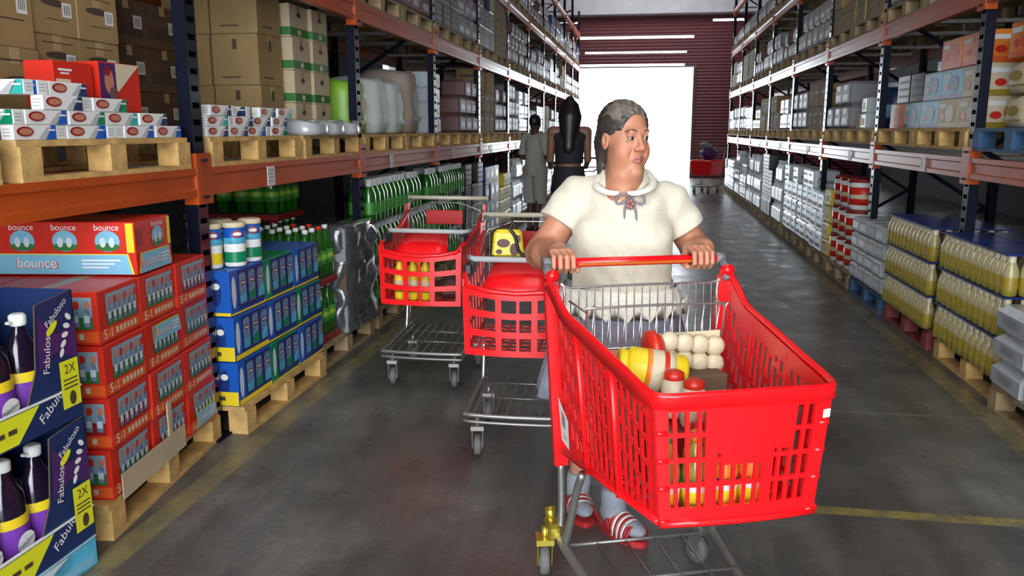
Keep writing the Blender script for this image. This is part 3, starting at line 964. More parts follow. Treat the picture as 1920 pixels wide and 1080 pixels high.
def sack_proto(m, W=.30, D=.45, H=.42, print_=None, name='sack'):
    def fn(t):
        b = MB(); prof = []
        n = 16; vs = []
        rings = [(0, .86), (.04, .97), (.25, 1.02), (.5, 1.0), (.75, .98), (.92, .93), (1.0, .72)]
        for (h, k) in rings:
            for i in range(n):
                a = 2 * math.pi * i / n; ca, sa = math.cos(a), math.sin(a)
                q = (abs(ca) ** 5 + abs(sa) ** 5) ** (-.2)
                vs.append((W / 2 * k * ca * q, D / 2 * k * sa * q, H * h + .012 * math.sin(3 * a + h * 5) * (h > .5)))
        fs = [tuple(range(n - 1, -1, -1)), tuple((len(rings) - 1) * n + i for i in range(n))]
        for r_ in range(len(rings) - 1):
            for i in range(n):
                j = (i + 1) % n; fs.append((r_ * n + i, r_ * n + j, r_ * n + n + j, r_ * n + n + i))
        b.add(vs, fs, m, None, True); b.build('body', t)
        if print_:
            b = MB(); b.fe(-D / 2 * 1.03, 0, H * .52, W * .22, H * .16, print_, e=.004); b.fr(-D / 2 * 1.03, -W * .3, H * .2, W * .3, H * .26, print_, e=.004); b.build('printed_mark', t)
    return box_thing(name, 'sack', fn)


LM = sack_proto('lime', .30, .5, .40, 'cream')
SW = sack_proto('sack_white', .40, .5, .44, 'grey_light')
SB = sack_proto('sack_beige', .44, .5, .56, 'mauve')
place(LM, (-2.36, 6.13, Z1), LEFT, 'lime green sack just past the second navy post')
sg = sack_proto('silver_wrap', .29, .3, .09, None)
for i in range(3): place(sg, (-2.12, 4.98 + i * .31, Z1), LEFT + .1 * i, f'small grey film bag on the shelf before the cartons, {ORD[i]} from the toothpaste', 'film bags')

# bay 3 of the left row: white and beige sacks
for i in range(2): place(PAL['plain'], (-2.535, PL + DL + .61 + i * 1.09, LV[0]), LEFT, f'pale wooden pallet under the {["white", "beige"][i]} sacks on the shelf')
y0 = PL + DL
place(SW, (-2.34, y0 + .72, Z1), LEFT, 'tall white sack nearest the second navy post on the shelf')
place(SW, (-2.34, y0 + 1.15, Z1), LEFT, 'second tall white sack, between white and beige neighbours')
place(SB, (-2.34, y0 + 1.66, Z1), LEFT, 'tall beige-pink sack beyond the two white sacks')
wb = MB(); wb.rbox((0, 0, .075), (.19, .22, .15), 'cold_white', .012); wb.fr(-.11, -.05, .03, .05, .1, 'yellow')
WB = tag(wb.build('white_tub'), 'tub', 'tub')
stack(WB, -2.12, .22, y0 + 2.38, .19, .15, 2, 4, Z1, LEFT, 'small white tub beyond the beige sack, @', 'white tubs', seed=3)

# ================================================================ ground goods, left row beyond the wipes


def soda(green=True):
    def fn(t):
        b = MB(); b.lathe([(.03, 0), (.05, .01), (.052, .14), (.05, .2), (.045, .235), (.018, .29), (.016, .31)], 'green_glass', 12); b.build('body', t)
        b = MB(); b.lathe([(.0535, .085, 'green_label'), (.0535, .12, 'lime'), (.0535, .15, 'green_label'), (.0535, .175)], 'lime', 12); b.build('label', t)
        b = MB(); b.lathe([(.019, .305), (.019, .328), (.015, .33)], 'white' if green else 'red_box', 10); b.build('cap', t)
    return box_thing('soda_bottle', 'bottle', fn)


SO = [soda(True), soda(False)]
tray = MB(); tray.rbox((0, 0, .02), (.44, .34, .04), 'red_dark', .006); tray.box((0, 0, .041), (.42, .32, .004), 'carton_dark')
TR = tag(tray.build('bottle_tray'), 'tray', 'tray')


def soda_stack(xf, yc, nl, seed, nm):
    rr = random.Random(seed)
    for l in range(nl):
        z = PALH + l * .376
        for w in range(2):
            place(TR, (xf - .18 - w * .345, yc, z + .0005), LEFT, f'shallow tray under green bottles, {lay[l]} layer, {ORD[w]} row, {nm}', 'bottle trays')
            for i in range(4):
                for j in range(1 if l < nl - 1 or w > 0 else 3):
                    if l < nl - 1 and w > 0: continue
                    place(SO[int(rr.random() < .35)], (xf - .07 - w * .345 - j * .107, yc - .16 + i * .107, z + .044), rr.uniform(0, 6),
                          f'green soda bottle, {ORD[i]} along, {ORD[j]} deep, {ORD[w]} tray, {lay[l]} layer, {nm}', 'green soda bottles')


place(PAL['old'], (-2.46, 5.27, 0), LEFT, 'old brown pallet under the green soda bottles and the film-wrapped load')
soda_stack(-1.99, 5.02 - .04, 2, 2, 'stack next to the wipes')
soda_stack(-2.42, 5.46, 3, 3, 'stack behind the film-wrapped load')

# film-wrapped pallet load


def wrapped():
    W, D, H = .62, .40, .72
    t = thing('wrapped_pallet_load', 'dark pallet load wrapped in shiny crumpled film, between green bottles and far cart', 'pallet load', (-1.94 - D / 2, 5.52, 0), LEFT)
    b = MB()
    for i in range(2):
        for l in range(3): b.rbox((-W / 4 + i * W / 2, 0, PALH + .121 + l * .237), (W / 2 - .01, D - .02, .235), 'carton_dark' if (i + l) % 2 else 'grey', .004)
    b.build('cases', t)
    n = 40; m = 26; vs = []; rr = random.Random(5)
    ph = [(rr.uniform(3, 17), rr.uniform(-14, 14), rr.uniform(0, 6), rr.uniform(.002, .006)) for _ in range(9)]
    for j in range(m + 1):
        z = PALH + .002 + H * j / m
        k = 1.0 if j < m - 1 else .985
        for i in range(n):
            a = 2 * math.pi * i / n; ca, sa = math.cos(a), math.sin(a); q = (abs(ca) ** 7 + abs(sa) ** 7) ** (-1 / 7)
            d = sum(A * math.sin(f * a * 1.0 + g * z * 3 + p) for f, g, p, A in ph)
            vs.append(((W / 2 + .012 + d) * k * ca * q, (D / 2 + .012 + d) * k * sa * q, z))
    fs = [(j * n + i, j * n + (i + 1) % n, (j + 1) * n + (i + 1) % n, (j + 1) * n + i) for j in range(m) for i in range(n)]
    fs.append(tuple(m * n + i for i in range(n)))
    b.add  # noqa
    b = MB(); b.add(vs, fs, 'dark_film', None, True); b.build('film_wrap', t)


wrapped()

# ================================================================ generic goods that fill the further bays
WP = pack_proto('water_pack', 'bottle pack', 3, 2, .05, .30, 'cold_white', 'white', 'cold_white', 'sky_blue')
GP = pack_proto('green_bottle_pack', 'bottle pack', 3, 2, .055, .33, 'green_glass', 'grey_light', None, 'green_label')
OP = pack_proto('oil_bottle_pack', 'bottle pack', 6, 3, .043, .225, 'gold_oil', 'cream_cap', None, 'gold_band', 'oil_upper')


def simple(name, cat, fn):
    b = MB(); fn(b); return tag(b.build(name), cat, cat)


def mauve_pack(b):
    b.rbox((0, 0, .10), (.33, .30, .20), 'mauve', .03); b.fr(-.15, -.1, .06, .1, .12, 'grey_light'); b.fr(-.15, -.12, .15, .08, .165, 'maroon')


def grey_pack(b):
    b.rbox((0, 0, .12), (.33, .30, .24), 'grey', .03); b.fr(-.15, -.12, .05, .10, .11, 'white'); b.fe(-.15, 0, .18, .08, .03, 'red_dark')


def white_case(b):
    b.rbox((0, 0, .11), (.33, .30, .22), 'cold_white', .02); b.fr(-.15, -.12, .05, .12, .09, 'grey'); b.fr(-.15, -.14, .14, .05, .17, 'sky_blue')
    b.fr(-.165, -.1, .06, .1, .1, 'grey', X=Matrix.Rotation(R(90), 4, 'Z')); b.fr(-.165, -.1, .06, .1, .1, 'grey', X=Matrix.Rotation(R(-90), 4, 'Z'))


def dark_crate(b):
    b.rbox((0, 0, .12), (.34, .32, .24), 'black', .01)
    for i in range(3): b.fr(-.16, -.12, .05 + i * .06, .12, .07 + i * .06, 'grey')


def yellow_pack(b):
    b.rbox((0, 0, .09), (.33, .30, .18), 'yellow', .02); b.fr(-.15, -.1, .05, .1, .11, 'cream'); b.fr(-.15, -.13, .13, .02, .15, 'red_dark')


def brown_case(b):
    b.rbox((0, 0, .13), (.33, .30, .26), 'carton', .004); b.box((0, 0, .2606), (.33, .05, .001), 'tape')
    for X in (None, Matrix.Rotation(R(90), 4, 'Z'), Matrix.Rotation(R(-90), 4, 'Z')):
        b.fr(-.165 if X else -.15, -.1, .16, .08, .19, 'ink', X=X); b.fe(-.165 if X else -.15, .0, .08, .04, .025, 'ink', X=X)


def blue_case(b):
    b.rbox((0, 0, .11), (.33, .30, .22), 'blue_deep', .004); b.fe(-.15, 0, .12, .09, .05, 'cold_white'); b.fr(-.15, -.16, .01, .16, .04, 'yellow')


GEN = {
    'mauve': (simple('mauve_pack', 'pack', mauve_pack), .33, .30, .20, 'soft mauve pack'),
    'grey': (simple('grey_pack', 'pack', grey_pack), .33, .30, .24, 'grey wrapped pack'),
    'white': (simple('white_case', 'case', white_case), .33, .30, .22, 'white wrapped case'),
    'dark': (simple('dark_crate', 'crate', dark_crate), .34, .32, .24, 'black crate'),
    'yellow': (simple('yellow_pack', 'pack', yellow_pack), .33, .30, .18, 'yellow pack'),
    'brown': (simple('brown_carton', 'carton', brown_case), .33, .30, .26, 'brown carton'),
    'blue': (simple('blue_case', 'case', blue_case), .33, .30, .22, 'dark blue case'),
    'water': (WP, .30, .20, .30, 'clear water bottle pack'),
    'green': (GP, .33, .22, .33, 'green bottle pack'),
}
# a pallet as one mesh for the far bays


def far_pallet(m):
    b = MB(); W, D, H = 1.05, 1.0, .14
    for i in range(5): b.box((0, -D / 2 + (i + .5) * D / 5, H - .011), (W, D / 5 - .03, .022), m)
    for i in (-1, 0, 1):
        b.box((0, i * (D / 2 - .05), .009), (W, .1, .018), m)
        for j in (-1, 0, 1): b.box((j * (W / 2 - .05), i * (D / 2 - .05), H / 2 - .002), (.1, .1, H - .04), m)
    return tag(b.build('wooden_pallet'), 'pallet', 'pallet')


FP = {'plain': far_pallet('wood'), 'blue': far_pallet('pallet_blue'), 'old': far_pallet('wood_old')}
LEVN = ['ground level', 'lower shelf', 'middle shelf', 'upper shelf', 'top shelf']


def fill(side, k, lev, slot, kind, nz, pal='old', bumps=0, zb=None, near=0):
    base = 0 if lev == 0 else (LV[lev - 1] if side < 0 else LVR[lev - 1])
    y0 = (PL - DL + k * DL) if side < 0 else (PR - DR + k * DR)
    yc = y0 + .60 + slot * 1.07
    xf = (2.035 if lev else 1.97)
    sgn = side; rz = LEFT if side < 0 else RIGHT
    sn = 'left' if side < 0 else 'right'
    where = f'{["near", "far"][slot]} pallet, {LEVN[lev]}, {ORD[k]} {sn} bay'
    p = (PAL[pal] if k < 5 else FP[pal if pal in FP else 'old'])
    place(p, (sgn * (xf + .5), yc, base), rz, f'wooden pallet, {where}', 'pallets in the racks')
    pr, W, D, H, desc = GEN[kind]
    nx = int(1.04 // W)
    rr = random.Random(k * 97 + lev * 13 + slot * 5 + (side > 0) * 1000)
    sk = {(rr.randrange(nx), nz - 1)} if rr.random() < .6 and nz > 1 else None
    stack(pr, sgn * (xf + .02), D, yc - nx * (W + .006) / 2, W, H, nx, nz, base + PALH, rz, f'{desc}, @, {where}', f'{desc}s in the {sn} row', seed=rr.randrange(999), skip=sk)


LVR = [1.37, 2.39, 3.36, 4.35]
rg = random.Random(21)
# left row
GL = {2: ('green', 'green'), 3: ('green', 'dark'), 4: ('blue', 'yellow'), 5: ('water', 'white'), 6: ('water', 'water'), 7: ('white', 'water'), 8: ('brown', 'white'), 9: ('white', 'white'), 10: ('white', 'brown')}
for k, (a, c) in GL.items():
    for s, kd in enumerate((a, c)): fill(-1, k, 0, s, kd, {'green': 3, 'water': 3, 'dark': 4}.get(kd, 4 if k < 8 else 3))
L1 = {3: ('brown', 'mauve'), 4: ('brown', 'mauve'), 5: ('grey', 'white'), 6: ('mauve', 'dark'), 7: ('brown', 'grey'), 8: ('white', 'mauve'), 9: ('grey', 'brown'), 10: ('white', 'brown')}
for k, (a, c) in L1.items():
    for s, kd in enumerate((a, c)):
        if k == 3 and s == 0: place(PAL['plain'], (-2.535, PL + 2 * DL + .6, LV[0]), LEFT, 'pale wooden pallet under the small white tubs'); continue
        fill(-1, k, 1, s, kd, 3 if k < 6 else 2, 'plain')
for k in range(1, 11):
    for s in range(2):
        fill(-1, k, 2, s, rg.choice(['mauve', 'grey', 'mauve', 'dark', 'brown']), 3 if k < 6 else 2)
        if k > 3: fill(-1, k, 3, s, rg.choice(['grey', 'mauve', 'dark', 'blue']), 2)

# right row
GR = {3: ('white', 'yellow'), 4: ('white', 'white'), 5: ('water', 'dark'), 6: ('water', 'water'), 7: ('white', 'water'), 8: ('white', 'white')}
for k, (a, c) in GR.items():
    if k == 3: continue
    for s, kd in enumerate((a, c)): fill(1, k, 0, s, kd, {'water': 3}.get(kd, 4 if k < 6 else 3))
L1R = {3: ('dark', 'grey'), 4: ('brown', 'grey'), 5: ('white', 'brown'), 6: ('brown', 'yellow'), 7: ('white', 'grey'), 8: ('grey', 'white')}
for k, (a, c) in L1R.items():
    for s, kd in enumerate((a, c)):
        if k == 3 and s == 0: continue
        fill(1, k, 1, s, kd, 2, 'plain')
for k in range(2, 9):
    for s in range(2):
        fill(1, k, 2, s, rg.choice(['mauve', 'grey', 'grey', 'brown']), 2)
        if k > 4: fill(1, k, 3, s, rg.choice(['grey', 'mauve', 'dark']), 1)

# ================================================================ right row, near goods
# oil packs: three layers, dark card on top of every layer


def oil_stack(xf, y0, nx, pal, nm, rows=2, gap=.01):
    W, D, H = .516, .258, .235
    place(PAL[pal], (xf + .53, y0 + nx * .262, 0), RIGHT, f'{"red" if pal == "red" else "plain wooden"} pallet under the oil bottle packs, {nm}')
    card = CARD
    for c in range(nx):
        for l in range(3):
            for w in range(rows):
                if w and (l < 2): continue
                x = xf + .129 + w * .262; y = y0 + (c + .5) * (W + gap)
                z = PALH + l * (H + .0)
                place(OP, (x, y, z), RIGHT, f'golden oil bottle pack, {lay[l]} layer, {["near", "far"][c]} end, {ORD[w]} row, {nm}', 'golden oil bottle packs')
                place(card, (x, y, z + .2255), RIGHT, f'dark blue card over oil bottles, {lay[l]} layer, {["near", "far"][c]} end, {ORD[w]} row, {nm}', 'dark blue cards')


cm_ = MB(); cm_.rbox((0, 0, .0045), (.51, .255, .009), 'blue_deep', .002)
CARD = tag(cm_.build('cardboard_sheet'), 'card', 'card')
oil_stack(1.93, 4.72, 2, 'plain', 'nearer stack', 2)
oil_stack(1.93, 5.93, 2, 'red', 'farther stack', 2)


def silver(t):
    b = MB(); b.rbox((0, 0, .075), (.40, .30, .15), 'silver_wrap', .035)
    b.build('body', t)
    b = MB()
    for X in (None, Matrix.Rotation(R(90), 4, 'Z')):
        yy = -.15 if X is None else -.2
        b.fr(yy, -.08, .06, .08, .10, 'grey', X=X, e=.003)
    b.build('printed_mark', t)


SV = box_thing('film_wrapped_pack', 'pack', silver)
place(PAL['old'], (1.88 + .52, 4.17, 0), RIGHT, 'dark old pallet under the silver wrapped packs')
stack(SV, 1.87, .30, 3.86, .40, .15, 2, 3, PALH, RIGHT, 'silver film-wrapped pack, @, at the picture edge', 'silver wrapped packs', seed=2)
place(PAL['blue'], (1.95 + .5, 7.60, 0), RIGHT, 'blue pallet under the pale jug packs')


def pale_pack(b):
    b.rbox((0, 0, .07), (.26, .26, .14), 'grey_light', .02); b.fr(-.13, -.1, .04, .1, .1, 'cold_white')
    b.fr(-.13, -.09, .05, .09, .09, 'green', X=Matrix.Rotation(R(90), 4, 'Z'))


PK = simple('pale_pack', 'pack', pale_pack)
stack(PK, 1.95, .26, 7.12, .26, .14, 4, 4, PALH, RIGHT, 'pale grey pack with white side panel, @, on the blue pallet', 'pale grey packs', seed=2)


def bucket(t):
    b = MB(); b.lathe([(.12, 0), (.135, .02), (.145, .27)], 'white', 18); b.build('body', t)
    b = MB(); b.lathe([(.139, .05, 'red_box'), (.1405, .11, 'cream'), (.1425, .15, 'red_box'), (.1455, .22)], 'red_box', 18); b.build('label', t)
    b = MB(); b.lathe([(.15, .265), (.152, .285), (.14, .295)], 'red_dark', 18); b.build('lid', t)


BK = box_thing('bucket', 'bucket', bucket)
place(PAL['old'], (1.95 + .5, 8.71, 0), RIGHT, 'dark old pallet under the red and white buckets')
stack(BK, 1.95, .30, 8.32, .30, .297, 3, 3, PALH, RIGHT, 'white bucket with red bands, @, beyond the blue pallet', 'red-banded buckets', seed=2)
place(PAL['old'], (1.95 + .5, 9.77, 0), RIGHT, 'dark old pallet under the yellow and white packs')
stack(GEN['yellow'][0], 1.97, .30, 9.26, .33, .18, 1, 4, PALH, RIGHT, 'yellow pack beyond the red-banded buckets, @', 'yellow packs', seed=2)
stack(GEN['white'][0], 1.97, .30, 9.61, .33, .22, 2, 3, PALH, RIGHT, 'white case beyond the yellow packs, @', 'white cases', seed=3)

# right shelf near goods
Z1R = LVR[0] + PALH


def snack(m, m2, W=.40):
    H = .205

    def fn(t):
        b = MB(); b.rbox((0, 0, H / 2), (W, .36, H), m, .004); b.build('box', t)
        b = MB()
        for (yy, X, ww) in ((-.18, None, W), (-W / 2, Matrix.Rotation(R(90), 4, 'Z'), .36)):
            b.fe(yy, ww * .1, H * .5, ww * .22, H * .3, m2, X=X); b.fr(yy, -ww * .45, H * .7, -ww * .1, H * .85, 'white', X=X); b.fr(yy, -ww * .5, .003, ww * .5, H * .18, m2, X=X); b.fe(yy, -ww * .25, H * .4, ww * .1, H * .12, 'red_box', X=X)
        b.build('printed_panel', t)
        b = MB(); b.box((0, 0, H + .001), (W, .36, .002), 'gold_band'); b.build('lid', t)
    return box_thing('snack_carton', 'carton', fn)


SO_, SB_, SY_ = snack('orange', 'red_band'), snack('sky_blue', 'blue_deep'), snack('cream', 'gold_band')
place(PAL['blue'], (2.535, 5.15, LVR[0]), RIGHT, 'blue pallet under cream cartons at the picture edge, on the shelf')
for s in (0, 1): place(PAL['plain'], (2.535, PR + DR + .60 + s * 1.07, LVR[0]), RIGHT, f'wooden pallet under the snack cartons on the shelf, {["nearer", "farther"][s]} one')
place(PAL['plain'], (2.535, PR + 2 * DR + .60, LVR[0]), RIGHT, 'wooden pallet under the dark blue drum')
cr_sack = sack_proto('cream', .40, .44, .19, 'gold_band', 'cream_sack')
for l in range(2):
    place(cr_sack, (2.37, 5.40, Z1R + l * .203), RIGHT, f'cream and yellow sack, {["lower", "upper"][l]} of two beside the dark post', 'cream sacks')
    place(CA, (2.31, 5.05, Z1R + l * .207), RIGHT, f'brown carton beside the cream sacks, {["lower", "upper"][l]} one', 'cartons beside cream sacks')
place(SO_, (2.33, 5.36, Z1R + .408), RIGHT, 'orange carton lying on the cream sacks')
place(GEN['white'][0], (2.32, 4.98, Z1R + .418), RIGHT, 'white wrapped case on top of the brown cartons at the edge')
H_ = .2085
yw = [('yellow', SY_, 6.10), ('yellow', SY_, 6.51), ('blue', SB_, 6.92), ('blue', SB_, 7.33), ('orange', SO_, 7.74)]
for i, (n, p, y) in enumerate(yw): place(p, (2.33, y, Z1R), RIGHT, f'{n} printed carton on the shelf pallet, bottom layer, {ORD[i]} from the near post', 'snack cartons')
for i, (n, p, y) in enumerate([('yellow', SY_, 6.10), ('blue', SB_, 6.51), ('blue', SB_, 6.92)]): place(p, (2.34, y, Z1R + H_), RIGHT, f'{n} printed carton, second layer, {ORD[i]} from the near post', 'snack cartons')
for i, (n, p, y) in enumerate([('orange', SO_, 6.12), ('orange', SO_, 6.54)]): place(p, (2.33, y, Z1R + 2 * H_), RIGHT, f'{n} printed carton, top layer, {ORD[i]} from the near post', 'snack cartons')
for i in range(2): place(GEN['dark'][0], (2.35 , 7.40 + i * .36, Z1R + H_), RIGHT, f'black crate on the snack cartons, {["nearer", "farther"][i]} one', 'black crates on snack cartons')
b = MB(); b.lathe([(.15, 0), (.17, .02), (.17, .30), (.14, .36), (.09, .38)], 'navy', 20)
dr = thing('water_drum', 'dark blue drum with white lid beyond the snack cartons', 'drum', (2.34, 8.5, Z1R))
b.build('body', dr); b = MB(); b.lathe([(.10, .38), (.105, .39), (.105, .42), (.09, .425)], 'cold_white', 18); b.build('lid', dr)
b = MB(); b.lathe([(.172, .1), (.172, .22)], 'sky_blue', 20); b.build('label', dr)
for i in range(3): place(WB, (2.24, 8.80 + .2 * (i % 2), Z1R + .152 * (i // 2)), RIGHT, f'small white tub beside the blue drum, {["nearer bottom", "farther bottom", "top"][i]} one', 'white tubs by the drum')
# ================================================================ shopping carts
def grid_panel(P, nu, nv, solid, m, th, name, parent):
    """moulded lattice: P(u, v) gives the surface, solid(i, j) says which cells are plastic"""
    vs = [P(i / nu, j / nv) for j in range(nv + 1) for i in range(nu + 1)]
    fs = [(j * (nu + 1) + i, j * (nu + 1) + i + 1, (j + 1) * (nu + 1) + i + 1, (j + 1) * (nu + 1) + i) for j in range(nv) for i in range(nu) if solid(i, j)]
    b = MB(); b.add(vs, fs, m); o = b.build(name, parent)
    s = o.modifiers.new('thickness', 'SOLIDIFY'); s.thickness = th; s.offset = 0
    return o


def lerp(a, b, t): return a + (b - a) * t


def pw(x, pts):
    for (a, p), (c, q) in zip(pts, pts[1:]):
        if x <= c: return p + (q - p) * max(0, (x - a)) / (c - a)
    return pts[-1][1]


def caster(parent, x, y, r=.055, fork='steel_dull', swing=0.0, top=.17, name='caster'):
    b = MB(); X = Matrix.Translation((x, y, 0)) @ Matrix.Rotation(swing, 4, 'Z')
    for s in (-1, 1): b.add([X @ Vector(p) for p in [(s * .022, -.035, r - .01), (s * .022, .015, r - .01), (s * .022, .03, top - .02), (s * .022, -.02, top - .02),
                                                      (s * .026, -.035, r - .01), (s * .026, .015, r - .01), (s * .026, .03, top - .02), (s * .026, -.02, top - .02)]],
                            [(0, 1, 2, 3), (7, 6, 5, 4), (0, 4, 5, 1), (1, 5, 6, 2), (2, 6, 7, 3), (3, 7, 4, 0)], fork)
    b.box((0, .005, top - .015), (.06, .065, .02), fork, X); b.tube([X @ Vector((0, .005, top - .02)), X @ Vector((0, .005, top + .03))], .012, fork, 10)
    c = b.build(name, parent)
    b = MB(); Y = X @ Matrix.Translation((0, -.012, r)) @ Matrix.Rotation(R(90), 4, 'Y')
    b.lathe([(r * .5, -.016, 'rubber'), (r * .92, -.016), (r, -.008), (r, .008), (r * .92, .016), (r * .5, .016)], 'rubber', 22, X=Y)
    b.lathe([(.012, -.019), (r * .55, -.015), (r * .55, .015), (.012, .019)], 'grey_light', 16, X=Y)
    w = b.build('wheel', c)
    return c


def smooth_path(pts, n=6):
    """Catmull-Rom through the points"""
    P = [Vector(p) for p in pts]; P = [P[0] * 2 - P[1]] + P + [P[-1] * 2 - P[-2]]; out = []
    for i in range(1, len(P) - 2):
        for k in range(n):
            t = k / n; a, b_, c, d = P[i - 1:i + 3]
            out.append(.5 * ((2 * b_) + (c - a) * t + (2 * a - 5 * b_ + 4 * c - d) * t * t + (3 * b_ - a - 3 * c + d) * t ** 3))
    out.append(P[-2]); return out


MCX, MCY, MCA = 0.0, 2.69, R(200)
main_cart = thing('shopping_cart', 'large bright red plastic shopping cart pushed by the woman in the cream blouse', 'shopping cart', (MCX, MCY, 0), MCA)
BL = .755
XT = [(0, .305), (1, .232)]; XB = [(0, .26), (1, .205)]
ZR = [(0, 1.03), (.06, 1.015), (.22, .955), (1.0, .882)]


def mc_side(s):
    def P(u, v):
        x = lerp(pw(u, XB), pw(u, XT), v); y = lerp(lerp(.015, BL - .01, u), lerp(0, BL, u), v)
        z = lerp(lerp(.44, .545, u), pw(u, ZR) - .01, v)
        return (s * x, y, z)
    return P


def side_solid(i, j):
    if j < 2 or j >= 23: return True
    if i < 3 or i >= 56: return True
    blk = [(3, 17), (20, 37), (40, 56)]
    for n, (a, c) in enumerate(blk):
        if a <= i < c:
            if (i - a) % 3 == 2: return True
            # rows drop towards the front, so that the slots step down like a moulded diagonal
            jj = (j + (i - a) // 3) % 5
            return jj == 0 or jj == 4 and n == 0
    return True


NUS, NVS = 58, 26
for s in (-1, 1): grid_panel(mc_side(s), NUS, NVS, side_solid, 'cart_red', .006, 'side_panel', main_cart)


def mc_front(u, v):
    x = lerp(-1, 1, u) * lerp(pw(1, XB), pw(1, XT), v); bulge = .012 * (1 - (2 * u - 1) ** 2)
    return (x, lerp(BL - .01, BL, v) + bulge, lerp(.545, .872, v))


def front_solid(i, j):
    # 44 x 30 cells; u = 0 is the side on the left hand of the pusher (picture right)
    if j < 3 or j > 26 or i < 3 or i > 40: return True
    if i % 3 == 0: return True
    if (i % 15) in (0, 1, 14) and 12 < i < 34: return True
    row = (j - 3) % 6
    if row == 0: return True
    if j > 16 and 9 < i < 31: return True
    if j > 13 and 13 < i < 27: return True
    return False


grid_panel(mc_front, 44, 30, front_solid, 'cart_red', .008, 'front_panel', main_cart)
grid_panel(lambda u, v: (lerp(-1, 1, u) * lerp(.26, .205, v), lerp(.015, BL - .01, v), lerp(.44, .545, v)), 34, 44, lambda i, j: i % 3 == 0 or j % 4 == 0 or i in (1, 32), 'cart_red', .006, 'basket_floor', main_cart)
# rim
b = MB()
rim = [(-pw(u, XT) - .006, u * BL, pw(u, ZR)) for u in (0, .05, .12, .22, .4, .6, .8, .95)] + [(-.215, BL + .012, .882), (-.1, BL + .022, .884), (.1, BL + .022, .884), (.215, BL + .012, .882)] + [(pw(u, XT) + .006, u * BL, pw(u, ZR)) for u in (.95, .8, .6, .4, .22, .12, .05, 0)]
b.tube(smooth_path(rim, 3), .0095, 'cart_red', 8)
out = smooth_path(rim, 3)
cx, cy = 0, .38
vs = []; fs = []
for p in out:
    d = Vector((p.x, (p.y - cy) if p.y > BL * .97 else 0, 0)); d.normalize() if d.length else None
    q = p + d * .008
    vs += [(q.x, q.y, q.z + .004), (q.x + d.x * .004, q.y + d.y * .004, q.z - .030), (p.x, p.y, p.z - .030)]
for i in range(len(out) - 1):
    for k in range(2): fs.append((i * 3 + k, i * 3 + k + 1, i * 3 + k + 4, i * 3 + k + 3))
b.add(vs, fs, 'cart_red', None, True)
o = b.build('rim', main_cart)
# rear corner columns (red) and ribs
for s in (-1, 1):
    b = MB(); b.bar((s * .30, -.012, 1.02), (s * .262, .0, .40), .045, .03, 'cart_red', up=(0, 1, 0)); b.tube([(s * .30, -.015, 1.005), (s * .30, -.012, 1.04), (s * .298, .02, 1.045)], .02, 'cart_red')
    b.build('corner_column', main_cart)
b = MB()
for s in (-1, 1):
    P = mc_side(s)
    for u0, u1 in ((.335, .31), (.67, .66)):
        b.tube([Vector(P(lerp(u0, u1, v), v)) + Vector((s * .004, 0, 0)) for v in (0, .5, .97)], .009, 'cart_red', 6)
    b.tube([Vector(P(u, .03)) + Vector((s * .004, 0, 0)) for u in (0, .5, 1)], .010, 'cart_red', 6)
for z in (.03, .30, .52, .74):
    b.tube([Vector(mc_front(u, z)) + Vector((0, .004, 0)) for u in (0, .02, .06)], .007, 'cart_red', 6); b.tube([Vector(mc_front(u, z)) + Vector((0, .004, 0)) for u in (1, .98, .94)], .007, 'cart_red', 6)
b.tube([Vector(mc_front(u, .01)) + Vector((0, .003, 0)) for u in (0, .25, .5, .75, 1)], .011, 'cart_red', 6)
b.build('ribs', main_cart)
# handle
b = MB(); b.tube([(-.285, -.06, 1.072), (.285, -.06, 1.072)], .0155, 'cart_red', 12)
for s in (-1, 1): b.box((0, -.06 + .0155, 1.068), (.40, .004, .008), 'orange')
b.build('handle', main_cart)
for s in (-1, 1):
    b = MB(); b.tube([(s * .285, -.06, 1.072), (s * .315, -.06, 1.072)], .021, 'grey_plastic', 12)
    b.tube([(s * .305, -.06, 1.072), (s * .305, -.02, 1.045), (s * .300, .01, 1.01)], .016, 'grey_plastic', 8)
    b.build('handle_bracket', main_cart)
# folding wire child seat and rear gate, hanging inside the back of the basket
b = MB(); ww = .26


def wires(b, x0, x1, n, p0, p1, r=.0022, m='chrome'):
    for i in range(n):
        x = lerp(x0, x1, i / (n - 1)); b.tube([(x, p0[0], p0[1]), (x, p1[0], p1[1])], r, m, 5)


b.tube(smooth_path([(-ww, .03, .56), (-ww, .015, .98), (-ww + .03, .015, 1.003), (ww - .03, .015, 1.003), (ww, .015, .98), (ww, .03, .56)], 4), .0045, 'chrome', 6)
wires(b, -ww + .02, ww - .02, 19, (.015, 1.0), (.03, .56))
for z in (.60, .80): b.tube([(-ww, .03, z), (ww, .03, z)], .003, 'chrome', 5)
b.tube([(-ww, .03, .56), (ww, .03, .56)], .0045, 'chrome', 6)
b.build('rear_gate', main_cart)
b = MB(); w2 = .225
b.tube(smooth_path([(-w2, .10, .70), (-w2, .155, .94), (-w2 + .03, .16, .965), (w2 - .03, .16, .965), (w2, .155, .94), (w2, .10, .70)], 4), .0045, 'chrome', 6)
for x in [lerp(-w2 + .02, w2 - .02, i / 8) for i in range(9)]: b.tube([(x, .16, .965), (x, .10, .70)], .0022, 'chrome', 5)
b.tube([(-w2, .10, .70), (w2, .10, .70)], .004, 'chrome', 6); b.tube([(-w2, .13, .82), (w2, .13, .82)], .003, 'chrome', 5)
for s in (-1, 1): b.tube([(s * w2, .157, .95), (s * (w2 + .02), .018, .96)], .0035, 'chrome', 6)
b.tube([(-.2, .10, .70), (-.2, .19, .705), (-.03, .195, .71), (-.03, .11, .70)], .005, 'chrome', 6)
b.build('child_seat', main_cart)
